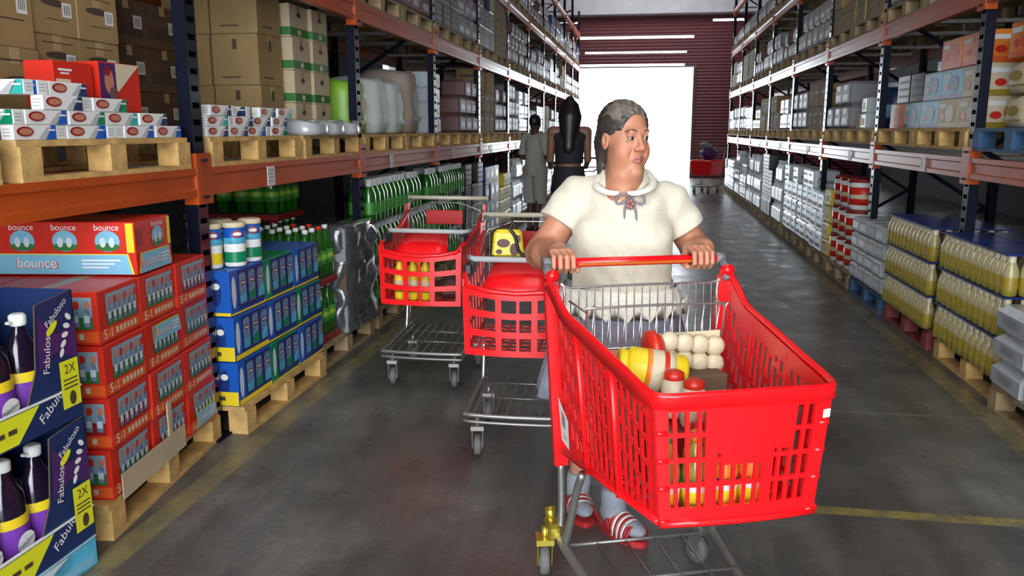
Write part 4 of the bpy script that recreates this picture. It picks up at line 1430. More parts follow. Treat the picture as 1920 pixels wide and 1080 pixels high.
# undercarriage
for s in (-1, 1):
    b = MB()
    b.tube(smooth_path([(s * .262, .0, .42), (s * .258, .0, .28), (s * .262, .01, .17), (s * .27, .02, .135)], 4), .013, 'steel_dull', 10)
    b.tube(smooth_path([(s * .245, .20, .45), (s * .25, .15, .36), (s * .258, .09, .20), (s * .262, .055, .14)], 4), .013, 'steel_dull', 10)
    b.build('support_tube', main_cart)
    b = MB(); b.tube(smooth_path([(s * .27, -.01, .15), (s * .262, .12, .135), (s * .235, .34, .12), (s * .205, .55, .125), (s * .20, .74, .15)], 4), .016, 'steel_dull', 10); b.build('bottom_rail', main_cart)
b = MB()
for y, w in ((.06, .255), (.30, .24), (.52, .205), (.72, .20)): b.tube([(-w, y, .135), (w, y, .135)], .006, 'steel_dull', 7)
for x in (-.15, -.05, .05, .15): b.tube([(x, .06, .135), (x * .85, .72, .14)], .0035, 'steel_dull', 6)
b.build('bottom_rack', main_cart)
for s in (-1, 1):
    if s > 0:
        b = MB()
        b.rbox((.285, -.015, .165), (.05, .09, .06), 'brass_plate', .012); b.tube([(.285, -.04, .19), (.285, -.055, .225)], .02, 'brass_plate', 8); b.build('caster_bracket', main_cart)
    caster(main_cart, s * (.315 if s > 0 else .235), -.005 if s > 0 else .02, .052, 'brass_plate' if s > 0 else 'steel_dull', R(-8) if s > 0 else R(20), .15)
    caster(main_cart, s * .20, .74, .052, 'steel_dull', 0, .15)
# labels: white sheet low on the side, small sticker at the front corner
b = MB()
X = Matrix(((0, 0, 1, 0), (1, 0, 0, 0), (0, 1, 0, 0), (0, 0, 0, 1)))
P = mc_side(1)
qs = [Vector(P(u, v)) + Vector((.006, 0, 0)) for u, v in ((.03, .10), (.125, .07), (.14, .26), (.02, .36))]
b.add(qs, [(0, 1, 2, 3)], 'paper')
qs = [Vector(P(u, v)) + Vector((.0075, 0, 0)) for u, v in ((.055, .20), (.095, .19), (.10, .26), (.055, .29))]; b.add(qs, [(0, 1, 2, 3)], 'grey')
qs = [Vector(P(u, v)) + Vector((.0075, 0, 0)) for u, v in ((.06, .13), (.10, .12), (.10, .14), (.06, .15))]; b.add(qs, [(0, 1, 2, 3)], 'grey_light')
o = b.build('white_label', main_cart); o['label'] = 'white printed label'
b = MB(); b.add([(-.205, BL + .009, .80), (-.228, BL + .003, .80), (-.229, BL + .003, .822), (-.206, BL + .009, .822)], [(0, 1, 2, 3)], 'paper'); o = b.build('sticker', main_cart); o['label'] = 'small white sticker'

MX = Matrix.Translation((MCX, MCY, 0)) @ Matrix.Rotation(MCA, 4, 'Z')


def mc(x, y, z): return tuple(MX @ Vector((x, y, z)))


# groceries in the main cart
def floor_z(y): return lerp(.44, .545, y / BL) + .008


def juice(cap, body, nm, x, y, lab):
    t = thing('juice_bottle', lab, 'bottle', mc(x, y, floor_z(y)), 0.3, 'bottles in the main cart')
    b = MB(); b.lathe([(.03, 0), (.036, .01), (.036, .12), (.03, .16), (.014, .19), (.014, .20)], body, 14); b.build('body', t)
    b = MB(); b.lathe([(.0365, .04, 'yellow'), (.0368, .07, 'white'), (.0368, .085, nm), (.0366, .10)], 'yellow', 14); b.build('label', t)
    b = MB(); b.lathe([(.017, .195), (.018, .20), (.018, .218), (.012, .221)], cap, 12); b.build('cap', t)


spots = [(.02, .70, 'purple', 'orange', 'navy'), (-.055, .70, 'orange', 'orange', 'red_box'), (-.02, .625, 'yellow', 'orange', 'red_box'), (.095, .70, 'orange', 'gold_oil', 'leaf_green'), (.17, .69, 'leaf_green', 'gold_oil', 'leaf_green'), (.06, .62, 'red_box', 'yellow', 'red_box')]
dn = ['orange juice bottle with purple cap behind the cart front', 'orange juice bottle with orange cap behind the cart front', 'orange juice bottle with yellow cap, second row in the cart', 'olive bottle with orange cap behind the cart front', 'olive bottle with green cap in the front corner of the main cart', 'yellow bottle with red cap, second row in the cart']
for (x, y, c, bd, n), l in zip(spots, dn): juice(c, bd, n, x, y, l)
t = thing('food_jar', 'large yellow jar with red print lying in the main cart', 'jar', mc(.055, .295, .800), MCA)
X = Matrix.Rotation(R(80), 4, 'Y') @ Matrix.Rotation(R(12), 4, 'X')
b = MB(); b.lathe([(.05, -.09), (.06, -.08), (.062, 0), (.06, .08), (.045, .09)], 'yellow', 20, X=X); b.build('body', t)
b = MB(); b.lathe([(.0625, -.05, 'cream'), (.0635, -.03, 'red_box'), (.0635, -.015, 'cream'), (.063, .0), (.063, .02, 'orange'), (.063, .035)], 'cream', 20, X=X); b.build('label', t)
b = MB(); b.lathe([(.048, .09), (.05, .092), (.05, .112), (.04, .115)], 'yellow', 20, X=X); b.build('lid', t)
t = thing('bun_pack', 'clear pack of cream buns with a red end leaning on the cart seat', 'pack', mc(-.095, .205, .835), MCA + R(184))
b = MB()
for i in range(4):
    for j in range(2): b.lathe([(.012, -.02), (.030, -.012), (.033, .004), (.024, .018), (.008, .022)], 'cream', 12, X=Matrix.Translation((-.075 + i * .052, 0, (j - .5) * .055 - i * .008)) @ Matrix.Rotation(R(90), 4, 'X'))
b.build('buns', t)
b = MB(); b.lathe([(.03, -.02), (.055, -.015), (.058, .0), (.04, .025)], 'red_box', 14, X=Matrix.Translation((-.13, 0, .01)) @ Matrix.Rotation(R(90), 4, 'Y')); b.build('red_end', t)
b = MB(); b.rbox((.0, .028, -.01), (.225, .004, .115), 'cream', .002); b.fr(.03, .02, -.03, .09, -.005, 'white'); b.build('backing_card', t)
for i, (x, y, z, c, l) in enumerate([(.04, .405, .835 - .048, 'red_box', 'small jar with red lid nearest the side of the main cart'), (.012, .480, .830 - .048, 'blush', 'small jar with pink lid in the middle of the main cart')]):
    t = thing('small_jar', l, 'jar', mc(x, y, z - .09), 0)
    b = MB(); b.lathe([(.03, 0), (.036, .01), (.036, .09), (.028, .11)], 'cream', 14); b.build('body', t)
    b = MB(); b.lathe([(.027, .108), (.029, .112), (.029, .128), (.018, .135)], c if c != 'blush' else 'red_box', 14); b.build('lid', t)
t = thing('snack_bag', 'brown, white and green snack bag lying beyond the yellow jar', 'bag', mc(.125, .20, .80), MCA)
b = MB(); b.rbox((0, 0, 0), (.10, .16, .05), 'red_band', .02); b.build('body', t)
b = MB(); b.rbox((-.06, 0, .002), (.03, .14, .045), 'white', .01); b.rbox((-.09, 0, .004), (.04, .13, .045), 'leaf_green', .012); b.build('printed_end', t)
# goods heaped below, so that the bottles and jars above rest on something
for i, (x, y, w, d, h, m, l) in enumerate([(.09, .28, .24, .15, .245, 'carton_dark', 'dark box low in the main cart under the yellow jar'), (-.11, .21, .15, .15, .285, 'carton_dark', 'dark box low in the main cart under the buns'), (.03, .45, .20, .16, .168, 'red_dark', 'dark red box in the main cart under the two small jars'), (-.13, .45, .11, .16, .07, 'green', 'green flat box in the main cart beside the dark red box')]):
    b = MB(); b.rbox((0, 0, h / 2), (w, d, h), m, .006); b.fr(-d / 2, -w * .3, h * .3, w * .3, h * .7, 'cream'); o = b.build('grocery_box', None, mc(x, y, floor_z(y + d / 2)), MCA); tag(o, l, 'box')


# ---- the two shallow carts behind
def shallow_cart(label, loc, rz):
    t = thing('shopping_cart', label, 'shopping cart', loc, rz, 'waiting red and grey carts')
    W = .245; y0, y1 = .0, .56
    zt = [(0, .99), (.35, .90), (1, .845)]

    def front(u, v): return (lerp(-W, W, u) * lerp(.97, 1, v), y1 + .03 * (1 - (2 * u - 1) ** 2), lerp(.50, .815 - .03 * (1 - (2 * u - 1) ** 2), v))

    def fs(i, j):
        if i < 2 or i > 33 or j < 2 or j > 17: return True
        if 11 <= i < 13 or 23 <= i < 25 or 17 <= i < 18: return True
        if j in (6, 7, 12, 13): return True
        return False
    grid_panel(front, 36, 20, fs, 'cart_red', .009, 'front_panel', t)
    for s in (-1, 1):
        def side(u, v): return (s * W * lerp(.97, 1, v), lerp(y0, y1, u), lerp(.50, pw(u, zt), v))
        grid_panel(side, 30, 20, lambda i, j: i < 2 or i > 27 or j < 2 or j > 16 or i % 4 < 2 or j % 6 == 0, 'cart_red', .007, 'side_panel', t)
    grid_panel(lambda u, v: (lerp(-W, W, u) * .97, lerp(y0, y1, v), .505), 30, 30, lambda i, j: i % 3 == 0 or j % 4 == 0, 'cart_red', .005, 'basket_floor', t)
    b = MB()    # apron that slopes up from the front face, and the rim
    ap = []
    for u in (.16, .3, .5, .7, .84):
        p = Vector(front(u, 1)); ap.append((p.x, p.y + .003, p.z - .01))
    top = [(-W * .52, y1 - .16, .90), (-W * .25, y1 - .16, .905), (0, y1 - .16, .905), (W * .25, y1 - .16, .905), (W * .52, y1 - .16, .90)]
    b.add(ap + top, [(i, i + 1, i + 6, i + 5) for i in range(4)], 'cart_red', None, True)
    rimp = [(-W, y0, .99), (-W, y0 + .2, .90), (-W, y1 - .04, .85)] + [Vector(front(u, 1)) + Vector((0, .002, .004)) for u in (.05, .25, .5, .75, .95)] + [(W, y1 - .04, .85), (W, y0 + .2, .90), (W, y0, .99)]
    b.tube(rimp, .012, 'cart_red', 8)
    o = b.build('rim', t); sm = o.modifiers.new('thickness', 'SOLIDIFY'); sm.thickness = .004
    b = MB(); b.tube([(-W - .012, y1 - .2, .915), (-W * .9, y1 - .15, .912), (W * .9, y1 - .15, .912), (W + .012, y1 - .2, .915)], .014, 'grey_light', 8)
    b.box((0, y1 - .21, .905), (W * 1.9, .10, .012), 'grey_plastic'); b.build('tray_edge', t)
    for s in (-1, 1):
        b = MB(); b.rbox((s * (W - .01), y1 - .12, .875), (.035, .10, .06), 'black', .01); b.build('corner_block', t)
        b = MB(); b.tube(smooth_path([(s * W, -.06, 1.06), (s * W, .0, .98), (s * W, .04, .6), (s * W * .95, .10, .38), (s * W * .95, .13, .24)], 4), .012, 'chrome', 8)
        b.build('side_frame', t)
        b = MB(); b.bar((s * (W + .008), -.03, 1.03), (s * (W + .004), .05, .52), .02, .05, 'cart_red', up=(0, 1, 0)); b.build('side_column', t)
    b = MB(); b.tube([(-W - .02, -.07, 1.07), (W + .02, -.07, 1.07)], .013, 'handle_beige', 10); b.build('handle', t)
    b = MB()
    b.tube(smooth_path([(-W + .02, .04, .60), (-W + .02, .0, 1.0), (W - .02, .0, 1.0), (W - .02, .04, .60)], 3), .004, 'chrome', 6)
    for i in range(13): x = lerp(-W + .03, W - .03, i / 12); b.tube([(x, .01, .99), (x, .04, .60)], .002, 'chrome', 5)
    b.build('rear_gate', t)
    b = MB(); b.rbox((0, .02, .955), (.24, .012, .09), 'cart_red_dull', .004); b.build('seat_flap', t)
    # lower chassis with wire shelf
    b = MB(); c = .235
    fr_ = smooth_path([(-c, .02, .26), (-c, .50, .22), (-c + .03, .575, .215), (c - .03, .575, .215), (c, .50, .22), (c, .02, .26)], 4)
    b.tube(fr_, .011, 'steel_dull', 8); b.tube([p + Vector((0, 0, -.032)) for p in fr_], .008, 'steel_dull', 8)
    for s in (-1, 1):
        b.tube(smooth_path([(s * c, .10, .26), (s * c, .04, .34), (s * c * .98, .05, .52)], 3), .012, 'steel_dull', 8)
    b.build('chassis', t)
    b = MB()
    for i in range(9): x = lerp(-c + .03, c - .03, i / 8); b.tube([(x, .04, .255), (x, .57, .212)], .0025, 'steel_dull', 5)
    for y in (.15, .35): b.tube([(-c, y, .247 - y * .06), (c, y, .247 - y * .06)], .0035, 'steel_dull', 5)
    b.build('wire_shelf', t)
    for x, y in ((-.19, .53), (.19, .53), (-.22, .04), (.22, .04)): caster(t, x, y, .05, 'steel_dull', R(8), .16)
    return t


CT3 = shallow_cart('red and grey shallow cart holding yellow bottles, the farther waiting cart with both wheels showing', (-1.24, 5.12, 0), R(178))
CT2 = shallow_cart('red shallow cart with a yellow bag on it, half hidden behind the big cart', (-.55, 4.12, 0), R(181))


def yb(lab, loc, grp):
    t = thing('yellow_bottle', lab, 'bottle', loc, R(3), grp)
    b = MB(); b.lathe([(.028, 0), (.034, .01), (.034, .15), (.028, .19), (.014, .22), (.014, .235)], 'yellow', 12); b.build('body', t)
    b = MB(); b.lathe([(.0345, .05, 'gold_band'), (.0348, .08, 'cream'), (.0348, .12)], 'gold_band', 12); b.build('label', t)
    b = MB(); b.lathe([(.016, .23), (.017, .235), (.017, .255), (.012, .258)], 'red_box', 10); b.build('cap', t)


for i in range(6):
    yb(f'yellow bottle in the far waiting cart, {ORD[i % 3]} along the {"front" if i < 3 else "second"} row', (-1.41 + (i % 3) * .078, 4.66 + (i // 3) * .08, .508), 'yellow bottles in the far cart')
t = thing('dark_bag', 'dark maroon bag lying in the far waiting cart', 'bag', (-1.13, 4.76, .508), .3)
b = MB(); b.rbox((0, 0, .06), (.16, .2, .12), 'maroon', .04); b.build('body', t)
t = thing('shopping_bag', 'yellow and black patterned bag standing on the nearer waiting cart', 'bag', (-.62, 3.80, .912), .1)
b = MB(); b.rbox((0, 0, .065), (.15, .08, .13), 'yellow', .015, top=.01); b.build('body', t)
b = MB()
for x, z, r_, q in ((-.02, .07, .03, .02), (.03, .04, .02, .03), (-.04, .03, .015, .012), (.045, .09, .015, .02)): b.fe(-.04, x, z, r_, q, 'maroon', e=.004)
b.build('printed_mark', t)
b = MB(); b.tube(smooth_path([(.0, -.045, .15), (.035, -.05, .10), (.055, -.05, .03), (.10, -.05, .005)], 4), .008, 'black', 8); b.tube(smooth_path([(-.04, 0, .125), (-.02, 0, .165), (.02, 0, .165), (.04, 0, .125)], 4), .006, 'black', 8); b.build('strap', t)

# ---- far carts by the door
t = thing('shopping_cart', 'chrome wire cart with pale goods standing in the doorway light', 'shopping cart', (-.98, 13.6, 0), R(10))
b = MB()
for s in (-1, 1):
    b.tube([(s * .26, -.1, 1.05), (s * .26, .0, .9), (s * .24, .6, .8)], .014, 'steel_dull', 8); b.tube([(s * .26, 0, .9), (s * .25, .05, .25), (s * .22, .6, .2)], .014, 'steel_dull', 8)
for i in range(8):
    x = -.24 + i * .07; b.tube([(x, 0, .88), (x, .05, .5), (x * .9, .6, .55), (x * .9, .6, .8)], .004, 'steel_dull', 5)
b.tube([(-.24, .6, .8), (.24, .6, .8)], .012, 'steel_dull', 8); b.tube([(-.24, 0, .9), (.24, 0, .9)], .012, 'steel_dull', 8); b.build('frame', t)
b = MB(); b.tube([(-.28, -.1, 1.05), (.28, -.1, 1.05)], .018, 'grey_plastic', 8); b.build('handle', t)
for x, y in ((-.2, .1), (.2, .1), (-.18, .55), (.18, .55)): caster(t, x, y, .05, 'steel_dull', 0, .16)
t = thing('shopping_cart', 'far red cart with dark bags beside the bright doorway', 'shopping cart', (1.62, 20.6, 0), R(150))
b = MB(); b.rbox((0, .3, .62), (.50, .62, .36), 'cart_red', .03, top=-.03); b.build('basket', t)
b = MB(); b.tube([(-.27, -.12, 1.05), (.27, -.12, 1.05)], .018, 'grey_plastic', 8)
for s in (-1, 1): b.tube([(s * .26, -.12, 1.05), (s * .25, .02, .6), (s * .25, .05, .2), (s * .22, .6, .18)], .015, 'steel_dull', 8)
b.tube([(-.22, .6, .18), (.22, .6, .18)], .015, 'steel_dull', 8); b.build('frame', t)
for x, y in ((-.2, .1), (.2, .1), (-.18, .55), (.18, .55)): caster(t, x, y, .05, 'steel_dull', 0, .16)
t = thing('dark_bag', 'dark purple bag heaped on the far red cart', 'bag', (1.50, 20.35, .80), .4)
b = MB(); b.rbox((0, 0, .14), (.42, .34, .28), 'purple', .1); b.rbox((-.14, .02, .30), (.3, .2, .16), 'grey', .06, X=Matrix.Rotation(R(15), 4, 'Y')); b.build('body', t)
# ================================================================ people: implicit bodies meshed on a lattice
def smin(a, b_, k):
    h = np.clip(.5 + .5 * (a - b_) / k, 0, 1)
    return a * (1 - h) + b_ * h - k * h * (1 - h)


def field(prims, lo, hi, vox, post=None):
    lo = np.array(lo, float); hi = np.array(hi, float)
    n = np.ceil((hi - lo) / vox).astype(int) + 1
    ax = [(lo[i] + vox * np.arange(n[i])).astype(np.float32) for i in range(3)]
    D = np.full(n, .5, np.float32)
    for p in prims:
        kind = p[0]; k = p[-1]; sub = kind[0] == '-'
        if kind[-1] == 'c':
            a, c, ra, rb = np.array(p[1], float), np.array(p[2], float), p[3], p[4]; m = max(ra, rb)
            b0, b1 = np.minimum(a, c) - m, np.maximum(a, c) + m
        else:
            c, r, rot = np.array(p[1], float), np.array(p[2], float), p[3]
            m = r.max(); b0, b1 = c - m, c + m
        pad = .03 + k + vox
        i0 = np.clip(np.floor((b0 - pad - lo) / vox).astype(int), 0, n); i1 = np.clip(np.ceil((b1 + pad - lo) / vox).astype(int) + 1, 0, n)
        if (i1 <= i0).any(): continue
        sl = tuple(slice(i0[i], i1[i]) for i in range(3))
        X = ax[0][sl[0]][:, None, None]; Y = ax[1][sl[1]][None, :, None]; Z = ax[2][sl[2]][None, None, :]
        if kind[-1] == 'c':
            d = c - a; L2 = max(float(d @ d), 1e-9)
            t = np.clip(((X - a[0]) * d[0] + (Y - a[1]) * d[1] + (Z - a[2]) * d[2]) / L2, 0, 1)
            q = np.sqrt((X - a[0] - t * d[0]) ** 2 + (Y - a[1] - t * d[1]) ** 2 + (Z - a[2] - t * d[2]) ** 2) - (ra + (rb - ra) * t)
        else:
            x, y, z = X - c[0], Y - c[1], Z - c[2]
            if rot is not None:
                Mx = np.array(rot)      # columns = local axes in world
                x, y, z = (x * Mx[0, 0] + y * Mx[1, 0] + z * Mx[2, 0], x * Mx[0, 1] + y * Mx[1, 1] + z * Mx[2, 1], x * Mx[0, 2] + y * Mx[1, 2] + z * Mx[2, 2])
            k0 = np.sqrt((x / r[0]) ** 2 + (y / r[1]) ** 2 + (z / r[2]) ** 2)
            k1 = np.sqrt((x / r[0] ** 2) ** 2 + (y / r[1] ** 2) ** 2 + (z / r[2] ** 2) ** 2) + 1e-6
            q = k0 * (k0 - 1) / k1
            q = np.where(k0 < .05, -r.min(), q)
        D[sl] = -smin(-D[sl], q, k) if sub else smin(D[sl], q, k)
    if post:
        D = post(D, ax[0][:, None, None], ax[1][None, :, None], ax[2][None, None, :])
    return D.astype(np.float32), lo, vox


def nets(D, lo, vox):
    """naive surface nets"""
    ins = D < 0
    c = np.zeros(tuple(s - 1 for s in D.shape), np.uint8)
    for i in (0, 1):
        for j in (0, 1):
            for k in (0, 1): c += ins[i:D.shape[0] - 1 + i, j:D.shape[1] - 1 + j, k:D.shape[2] - 1 + k]
    idx = np.argwhere((c > 0) & (c < 8)); ids = -np.ones(c.shape, np.int64); ids[tuple(idx.T)] = np.arange(len(idx))
    acc = np.zeros((len(idx), 3)); cnt = np.zeros(len(idx))
    for a in range(3):
        o = [x for x in range(3) if x != a]
        for u in (0, 1):
            for v in (0, 1):
                s = idx.copy(); s[:, o[0]] += u; s[:, o[1]] += v; e = s.copy(); e[:, a] += 1
                ds, de = D[tuple(s.T)], D[tuple(e.T)]; x = (ds < 0) != (de < 0)
                t = np.where(x, ds / np.where(x, ds - de, 1), 0)
                p = s - idx + 0.0; p[:, a] += t; acc += p * x[:, None]; cnt += x
    V = lo + vox * (idx + acc / np.maximum(cnt, 1)[:, None])
    Fs = []
    for a in range(3):
        o = [(a + 1) % 3, (a + 2) % 3]
        A = [slice(None)] * 3; B = [slice(None)] * 3; A[a] = slice(0, -1); B[a] = slice(1, None)
        x = ins[tuple(A)] != ins[tuple(B)]; E = np.argwhere(x)
        E = E[(E[:, o[0]] > 0) & (E[:, o[1]] > 0) & (E[:, o[0]] < c.shape[o[0]]) & (E[:, o[1]] < c.shape[o[1]])]
        q = []
        for du, dv in ((-1, -1), (0, -1), (0, 0), (-1, 0)):
            s = E.copy(); s[:, o[0]] += du; s[:, o[1]] += dv; q.append(ids[tuple(s.T)])
        q = np.stack(q, 1); fl = ins[tuple(E.T)]
        q = np.where(fl[:, None], q, q[:, ::-1]); Fs.append(q[(q >= 0).all(1)])
    return V, np.concatenate(Fs)


def body_part(name, parent, blocks, mats, pick=None, off=(0, 0, 0)):
    """blocks: list of (prims, lo, hi, voxel, post); all join into ONE mesh"""
    Vs, Fs = [], []; n = 0
    for prims, lo, hi, vox, post in blocks:
        V, Fc = nets(*field(prims, lo, hi, vox, post)); Vs.append(V); Fs.append(Fc + n); n += len(V)
    V = np.concatenate(Vs); Fc = np.concatenate(Fs)
    me = bpy.data.meshes.new(name); me.from_pydata((V - np.array(off)).tolist(), [], Fc.tolist()); me.update()
    for m in mats: me.materials.append(MATS[m])
    me.polygons.foreach_set('use_smooth', [True] * len(me.polygons))
    if pick is not None:
        C_ = V[Fc].mean(1); me.polygons.foreach_set('material_index', pick(C_).astype(np.int32))
    o = bpy.data.objects.new(name, me); COL.objects.link(o); o.parent = parent
    return o


# ---------------------------------------------------------------- the woman with the cart
OX, OY = -.08, 3.06
OFF = (OX, OY, 0)
woman = thing('person', 'woman in cream short-sleeved blouse and striped red slides, pushing the big red cart', 'person', (OX, OY, 0))
PHI = R(36)
Hm = Matrix.Translation((-.072, 3.045, 1.468)) @ Matrix.Rotation(PHI, 4, 'Z') @ Matrix.Rotation(R(3), 4, 'X')
Hr = np.array(Hm.to_3x3())


def h(x, y, z): return tuple(Hm @ Vector((x, y, z)))


def hinv(C_):
    I = np.array(Hm.inverted()); return C_ @ I[:3, :3].T + I[:3, 3]


def he(c, r, k, sub=False): return ('-e' if sub else 'e', h(*c), r, Hr, k)


def hc(a, c, ra, rb, k, sub=False): return ('-c' if sub else 'c', h(*a), h(*c), ra, rb, k)


head = [he((0, .018, .045), (.077, .096, .086), .01), he((0, -.018, -.015), (.066, .073, .092), .03), he((0, -.022, -.078), (.064, .062, .048), .03),
        he((.043, -.05, -.042), (.026, .028, .032), .025), he((-.043, -.05, -.042), (.026, .028, .032), .025), he((0, -.081, -.112), (.025, .019, .018), .02),
        he((0, -.018, -.130), (.058, .058, .030), .03), hc((-.033, -.083, .030), (.033, -.083, .030), .010, .010, .018),
        hc((0, -.084, .020), (0, -.104, -.020), .008, .011, .012), he((0, -.108, -.026), (.013, .013, .011), .008), he((.014, -.096, -.030), (.009, .011, .008), .006), he((-.014, -.096, -.030), (.009, .011, .008), .006),
        he((.031, -.094, .006), (.017, .014, .011), .010, True), he((-.031, -.094, .006), (.017, .014, .011), .010, True),
        hc((-.020, -.086, -.063), (0, -.095, -.059), .004, .0065, .006), hc((.020, -.086, -.063), (0, -.095, -.059), .004, .0065, .006),
        hc((-.017, -.086, -.071), (0, -.092, -.074), .005, .0075, .006), hc((.017, -.086, -.071), (0, -.092, -.074), .005, .0075, .006),
        hc((-.022, -.094, -.0665), (.022, -.094, -.0665), .0018, .0018, .003, True),
        hc((-.026, -.088, -.034), (-.034, -.074, -.066), .002, .002, .008, True), hc((.026, -.088, -.034), (.034, -.074, -.066), .002, .002, .008, True),
        he((.078, .008, -.008), (.009, .020, .031), .006), he((-.078, .008, -.008), (.009, .020, .031), .006), he((-.086, .002, -.004), (.006, .010, .016), .004, True),
        hc((-.044, -.079, .013), (-.031, -.088, .018), .004, .0045, .004), hc((-.031, -.088, .018), (-.017, -.084, .011), .0045, .004, .004),
        hc((.044, -.079, .013), (.031, -.088, .018), .004, .0045, .004), hc((.031, -.088, .018), (.017, -.084, .011), .0045, .004, .004),
        hc((-.042, -.079, -.004), (-.018, -.084, -.003), .004, .004, .005), hc((.042, -.079, -.004), (.018, -.084, -.003), .004, .004, .005)]
SHR, ELR, WRR = (-.245, 3.11, 1.245), (-.372, 3.04, 1.045), (-.283, 2.765, 1.092)
SHL, ELL, WRL = (.095, 3.15, 1.225), (.208, 3.17, 1.045), (.214, 2.93, 1.092)
neck = [('c', (-.078, 3.11, 1.27), (-.075, 3.08, 1.41), .082, .058, .03), ('c', (-.078, 3.03, 1.26), (-.068, 3.03, 1.33), .05, .045, .04)]
arms = [('c', SHR, ELR, .066, .054, .03), ('c', ELR, WRR, .052, .029, .03), ('e', (-.35, 2.97, 1.055), (.05, .08, .047), None, .03),
        ('c', SHL, ELL, .064, .052, .03), ('c', ELL, WRL, .050, .029, .03), ('e', (.209, 3.10, 1.055), (.048, .07, .046), None, .03)]
torso = [('c', (-.08, 3.12, .90), (-.08, 3.12, 1.22), .14, .13, .05), ('c', SHR, SHL, .055, .055, .05)]
HPR, KNR, ANR = (-.16, 3.13, .86), (-.205, 3.17, .47), (-.222, 3.13, .115)
HPL, KNL, ANL = (.0, 3.12, .86), (-.045, 3.03, .47), (-.078, 3.0, .115)
legs = [('c', HPR, KNR, .105, .062, .03), ('c', KNR, ANR, .060, .037, .03), ('e', (-.208, 3.19, .36), (.055, .058, .11), None, .03),
        ('c', HPL, KNL, .105, .062, .03), ('c', KNL, ANL, .060, .037, .03), ('e', (-.055, 3.06, .36), (.055, .058, .11), None, .03)]
FU = Vector((-math.cos(R(20)), -math.sin(R(20)), 0)); FF = Vector((math.sin(R(20)), -math.cos(R(20)), 0)); ZZ = Vector((0, 0, 1))


def hand(g, wr, inner):
    """right or left hand closed on the bar at g; inner = unit vector along the bar towards the other hand"""
    g = Vector(g); P = []
    Wv = Vector(wr)
    pal0 = g - FF * .075 + ZZ * .026; pal1 = g - FF * .012 + ZZ * .034
    P.append(('c', tuple(Wv), tuple(pal0), .030, .026, .02))
    for o_ in (-.024, -.008, .008, .024): P.append(('c', tuple(pal0 + inner * o_ * .75 - FF * 0), tuple(pal1 + inner * o_ * 1.15), .0155, .0125, .012))
    for i, (o_, r_, ln) in enumerate(((.032, .0092, 1.0), (.0112, .0097, 1.06), (-.0100, .0093, 1.0), (-.0302, .0082, .88))):
        k0 = g + inner * o_ + ZZ * .036 - FF * .012; k1 = g + inner * o_ * 1.04 + FF * .0245 * ln + ZZ * .0225
        k2 = g + inner * o_ * 1.04 + FF * .0285 * ln - ZZ * .010; k3 = g + inner * o_ + FF * .008 - ZZ * .0275
        for a, c, ra, rb in ((k0, k1, r_ * 1.12, r_), (k1, k2, r_, r_ * .95), (k2, k3, r_ * .95, r_ * .85)): P.append(('c', tuple(a), tuple(c), ra, rb, .0022))
    t0 = pal0 + inner * .018 + ZZ * -.006; t1 = g - FF * .030 + inner * .044 + ZZ * .004; t2 = g - FF * .012 + inner * .054 - ZZ * .016; t3 = g + FF * .012 + inner * .052 - ZZ * .024
    for a, c, ra, rb in ((t0, t1, .016, .0125), (t1, t2, .0125, .0115), (t2, t3, .0112, .0095)): P.append(('c', tuple(a), tuple(c), ra, rb, .004))
    return P


GR_ = Vector(mc(.252, -.06, 1.072)); GL_ = Vector(mc(-.232, -.06, 1.072))
hR = hand(GR_, WRR, -FU); hL = hand(GL_, WRL, FU)
body = torso + neck + arms + legs


def pick_skin(C_):
    q = hinv(C_); m = np.zeros(len(C_), int)
    x, y, z = q.T
    lip = (np.abs(x) < .023) & (z > -.0815) & (z < -.0545) & (y < -.082) & (np.abs(x) / .024 + np.abs(z + .068) / .0145 < 1.12)
    m[lip] = 1
    ck = ((np.abs(x) - .045) ** 2 / .024 ** 2 + (z + .035) ** 2 / .022 ** 2 < 1) & (y < -.02); nose = (np.abs(x) < .014) & (z < -.012) & (z > -.04) & (y < -.1)
    m[(ck | nose) & (m == 0)] = 2
    return m


full = body + head
HZ = 1.315
blocks = [(full, (-.20, 2.90, HZ), (.06, 3.20, 1.60), .003, None),
          (full, (-.47, 2.66, .08), (.34, 3.34, HZ + .004), .0075, None),
          (hR + [arms[1]], tuple(np.array(GR_) - .075), tuple(np.array(GR_) + (.075, .125, .06)), .0026, None),
          (hL + [arms[4]], tuple(np.array(GL_) - .075), tuple(np.array(GL_) + (.075, .125, .06)), .0026, None)]
body_part('body', woman, blocks, ['skin', 'lips', 'blush'], pick_skin, OFF)

# hair: swept back, greying over the brow


def hair_pick(C_):
    q = hinv(C_); x, y, z = q.T
    g = (np.sin(x * 190 + z * 60) + np.sin(y * 120 + x * 60)) * .5
    return ((z > .075 + .02 * g) & (y < .03 + .02 * g)).astype(int)


def hair_post(D, X, Y, Z):
    I = np.array(Hm.inverted())
    x = I[0, 0] * X + I[0, 1] * Y + I[0, 2] * Z + I[0, 3]; y = I[1, 0] * X + I[1, 1] * Y + I[1, 2] * Z + I[1, 3]; z = I[2, 0] * X + I[2, 1] * Y + I[2, 2] * Z + I[2, 3]
    D = D + .0012 * np.sin(x * 260 + 3 * np.sin(z * 30 + y * 20)) + .0008 * np.sin(z * 330 + x * 120)
    face = np.sqrt((x / .070) ** 2 + ((y + .105) / .100) ** 2 + ((z + .015) / .112) ** 2) - 1
    return np.maximum(D, -face * .07)


hair = [he((0, .020, .048), (.086, .104, .091), .01), he((0, .06, -.01), (.076, .062, .075), .02), hc((-.03, .085, -.02), (-.035, .085, -.125), .036, .020, .02), hc((.0, .085, -.02), (.0, .09, -.12), .04, .026, .02)]
body_part('hair', woman, [(hair, (-.24, 2.88, 1.28), (.10, 3.24, 1.63), .0032, hair_post)], ['hair_dark', 'hair_grey'], hair_pick, OFF)
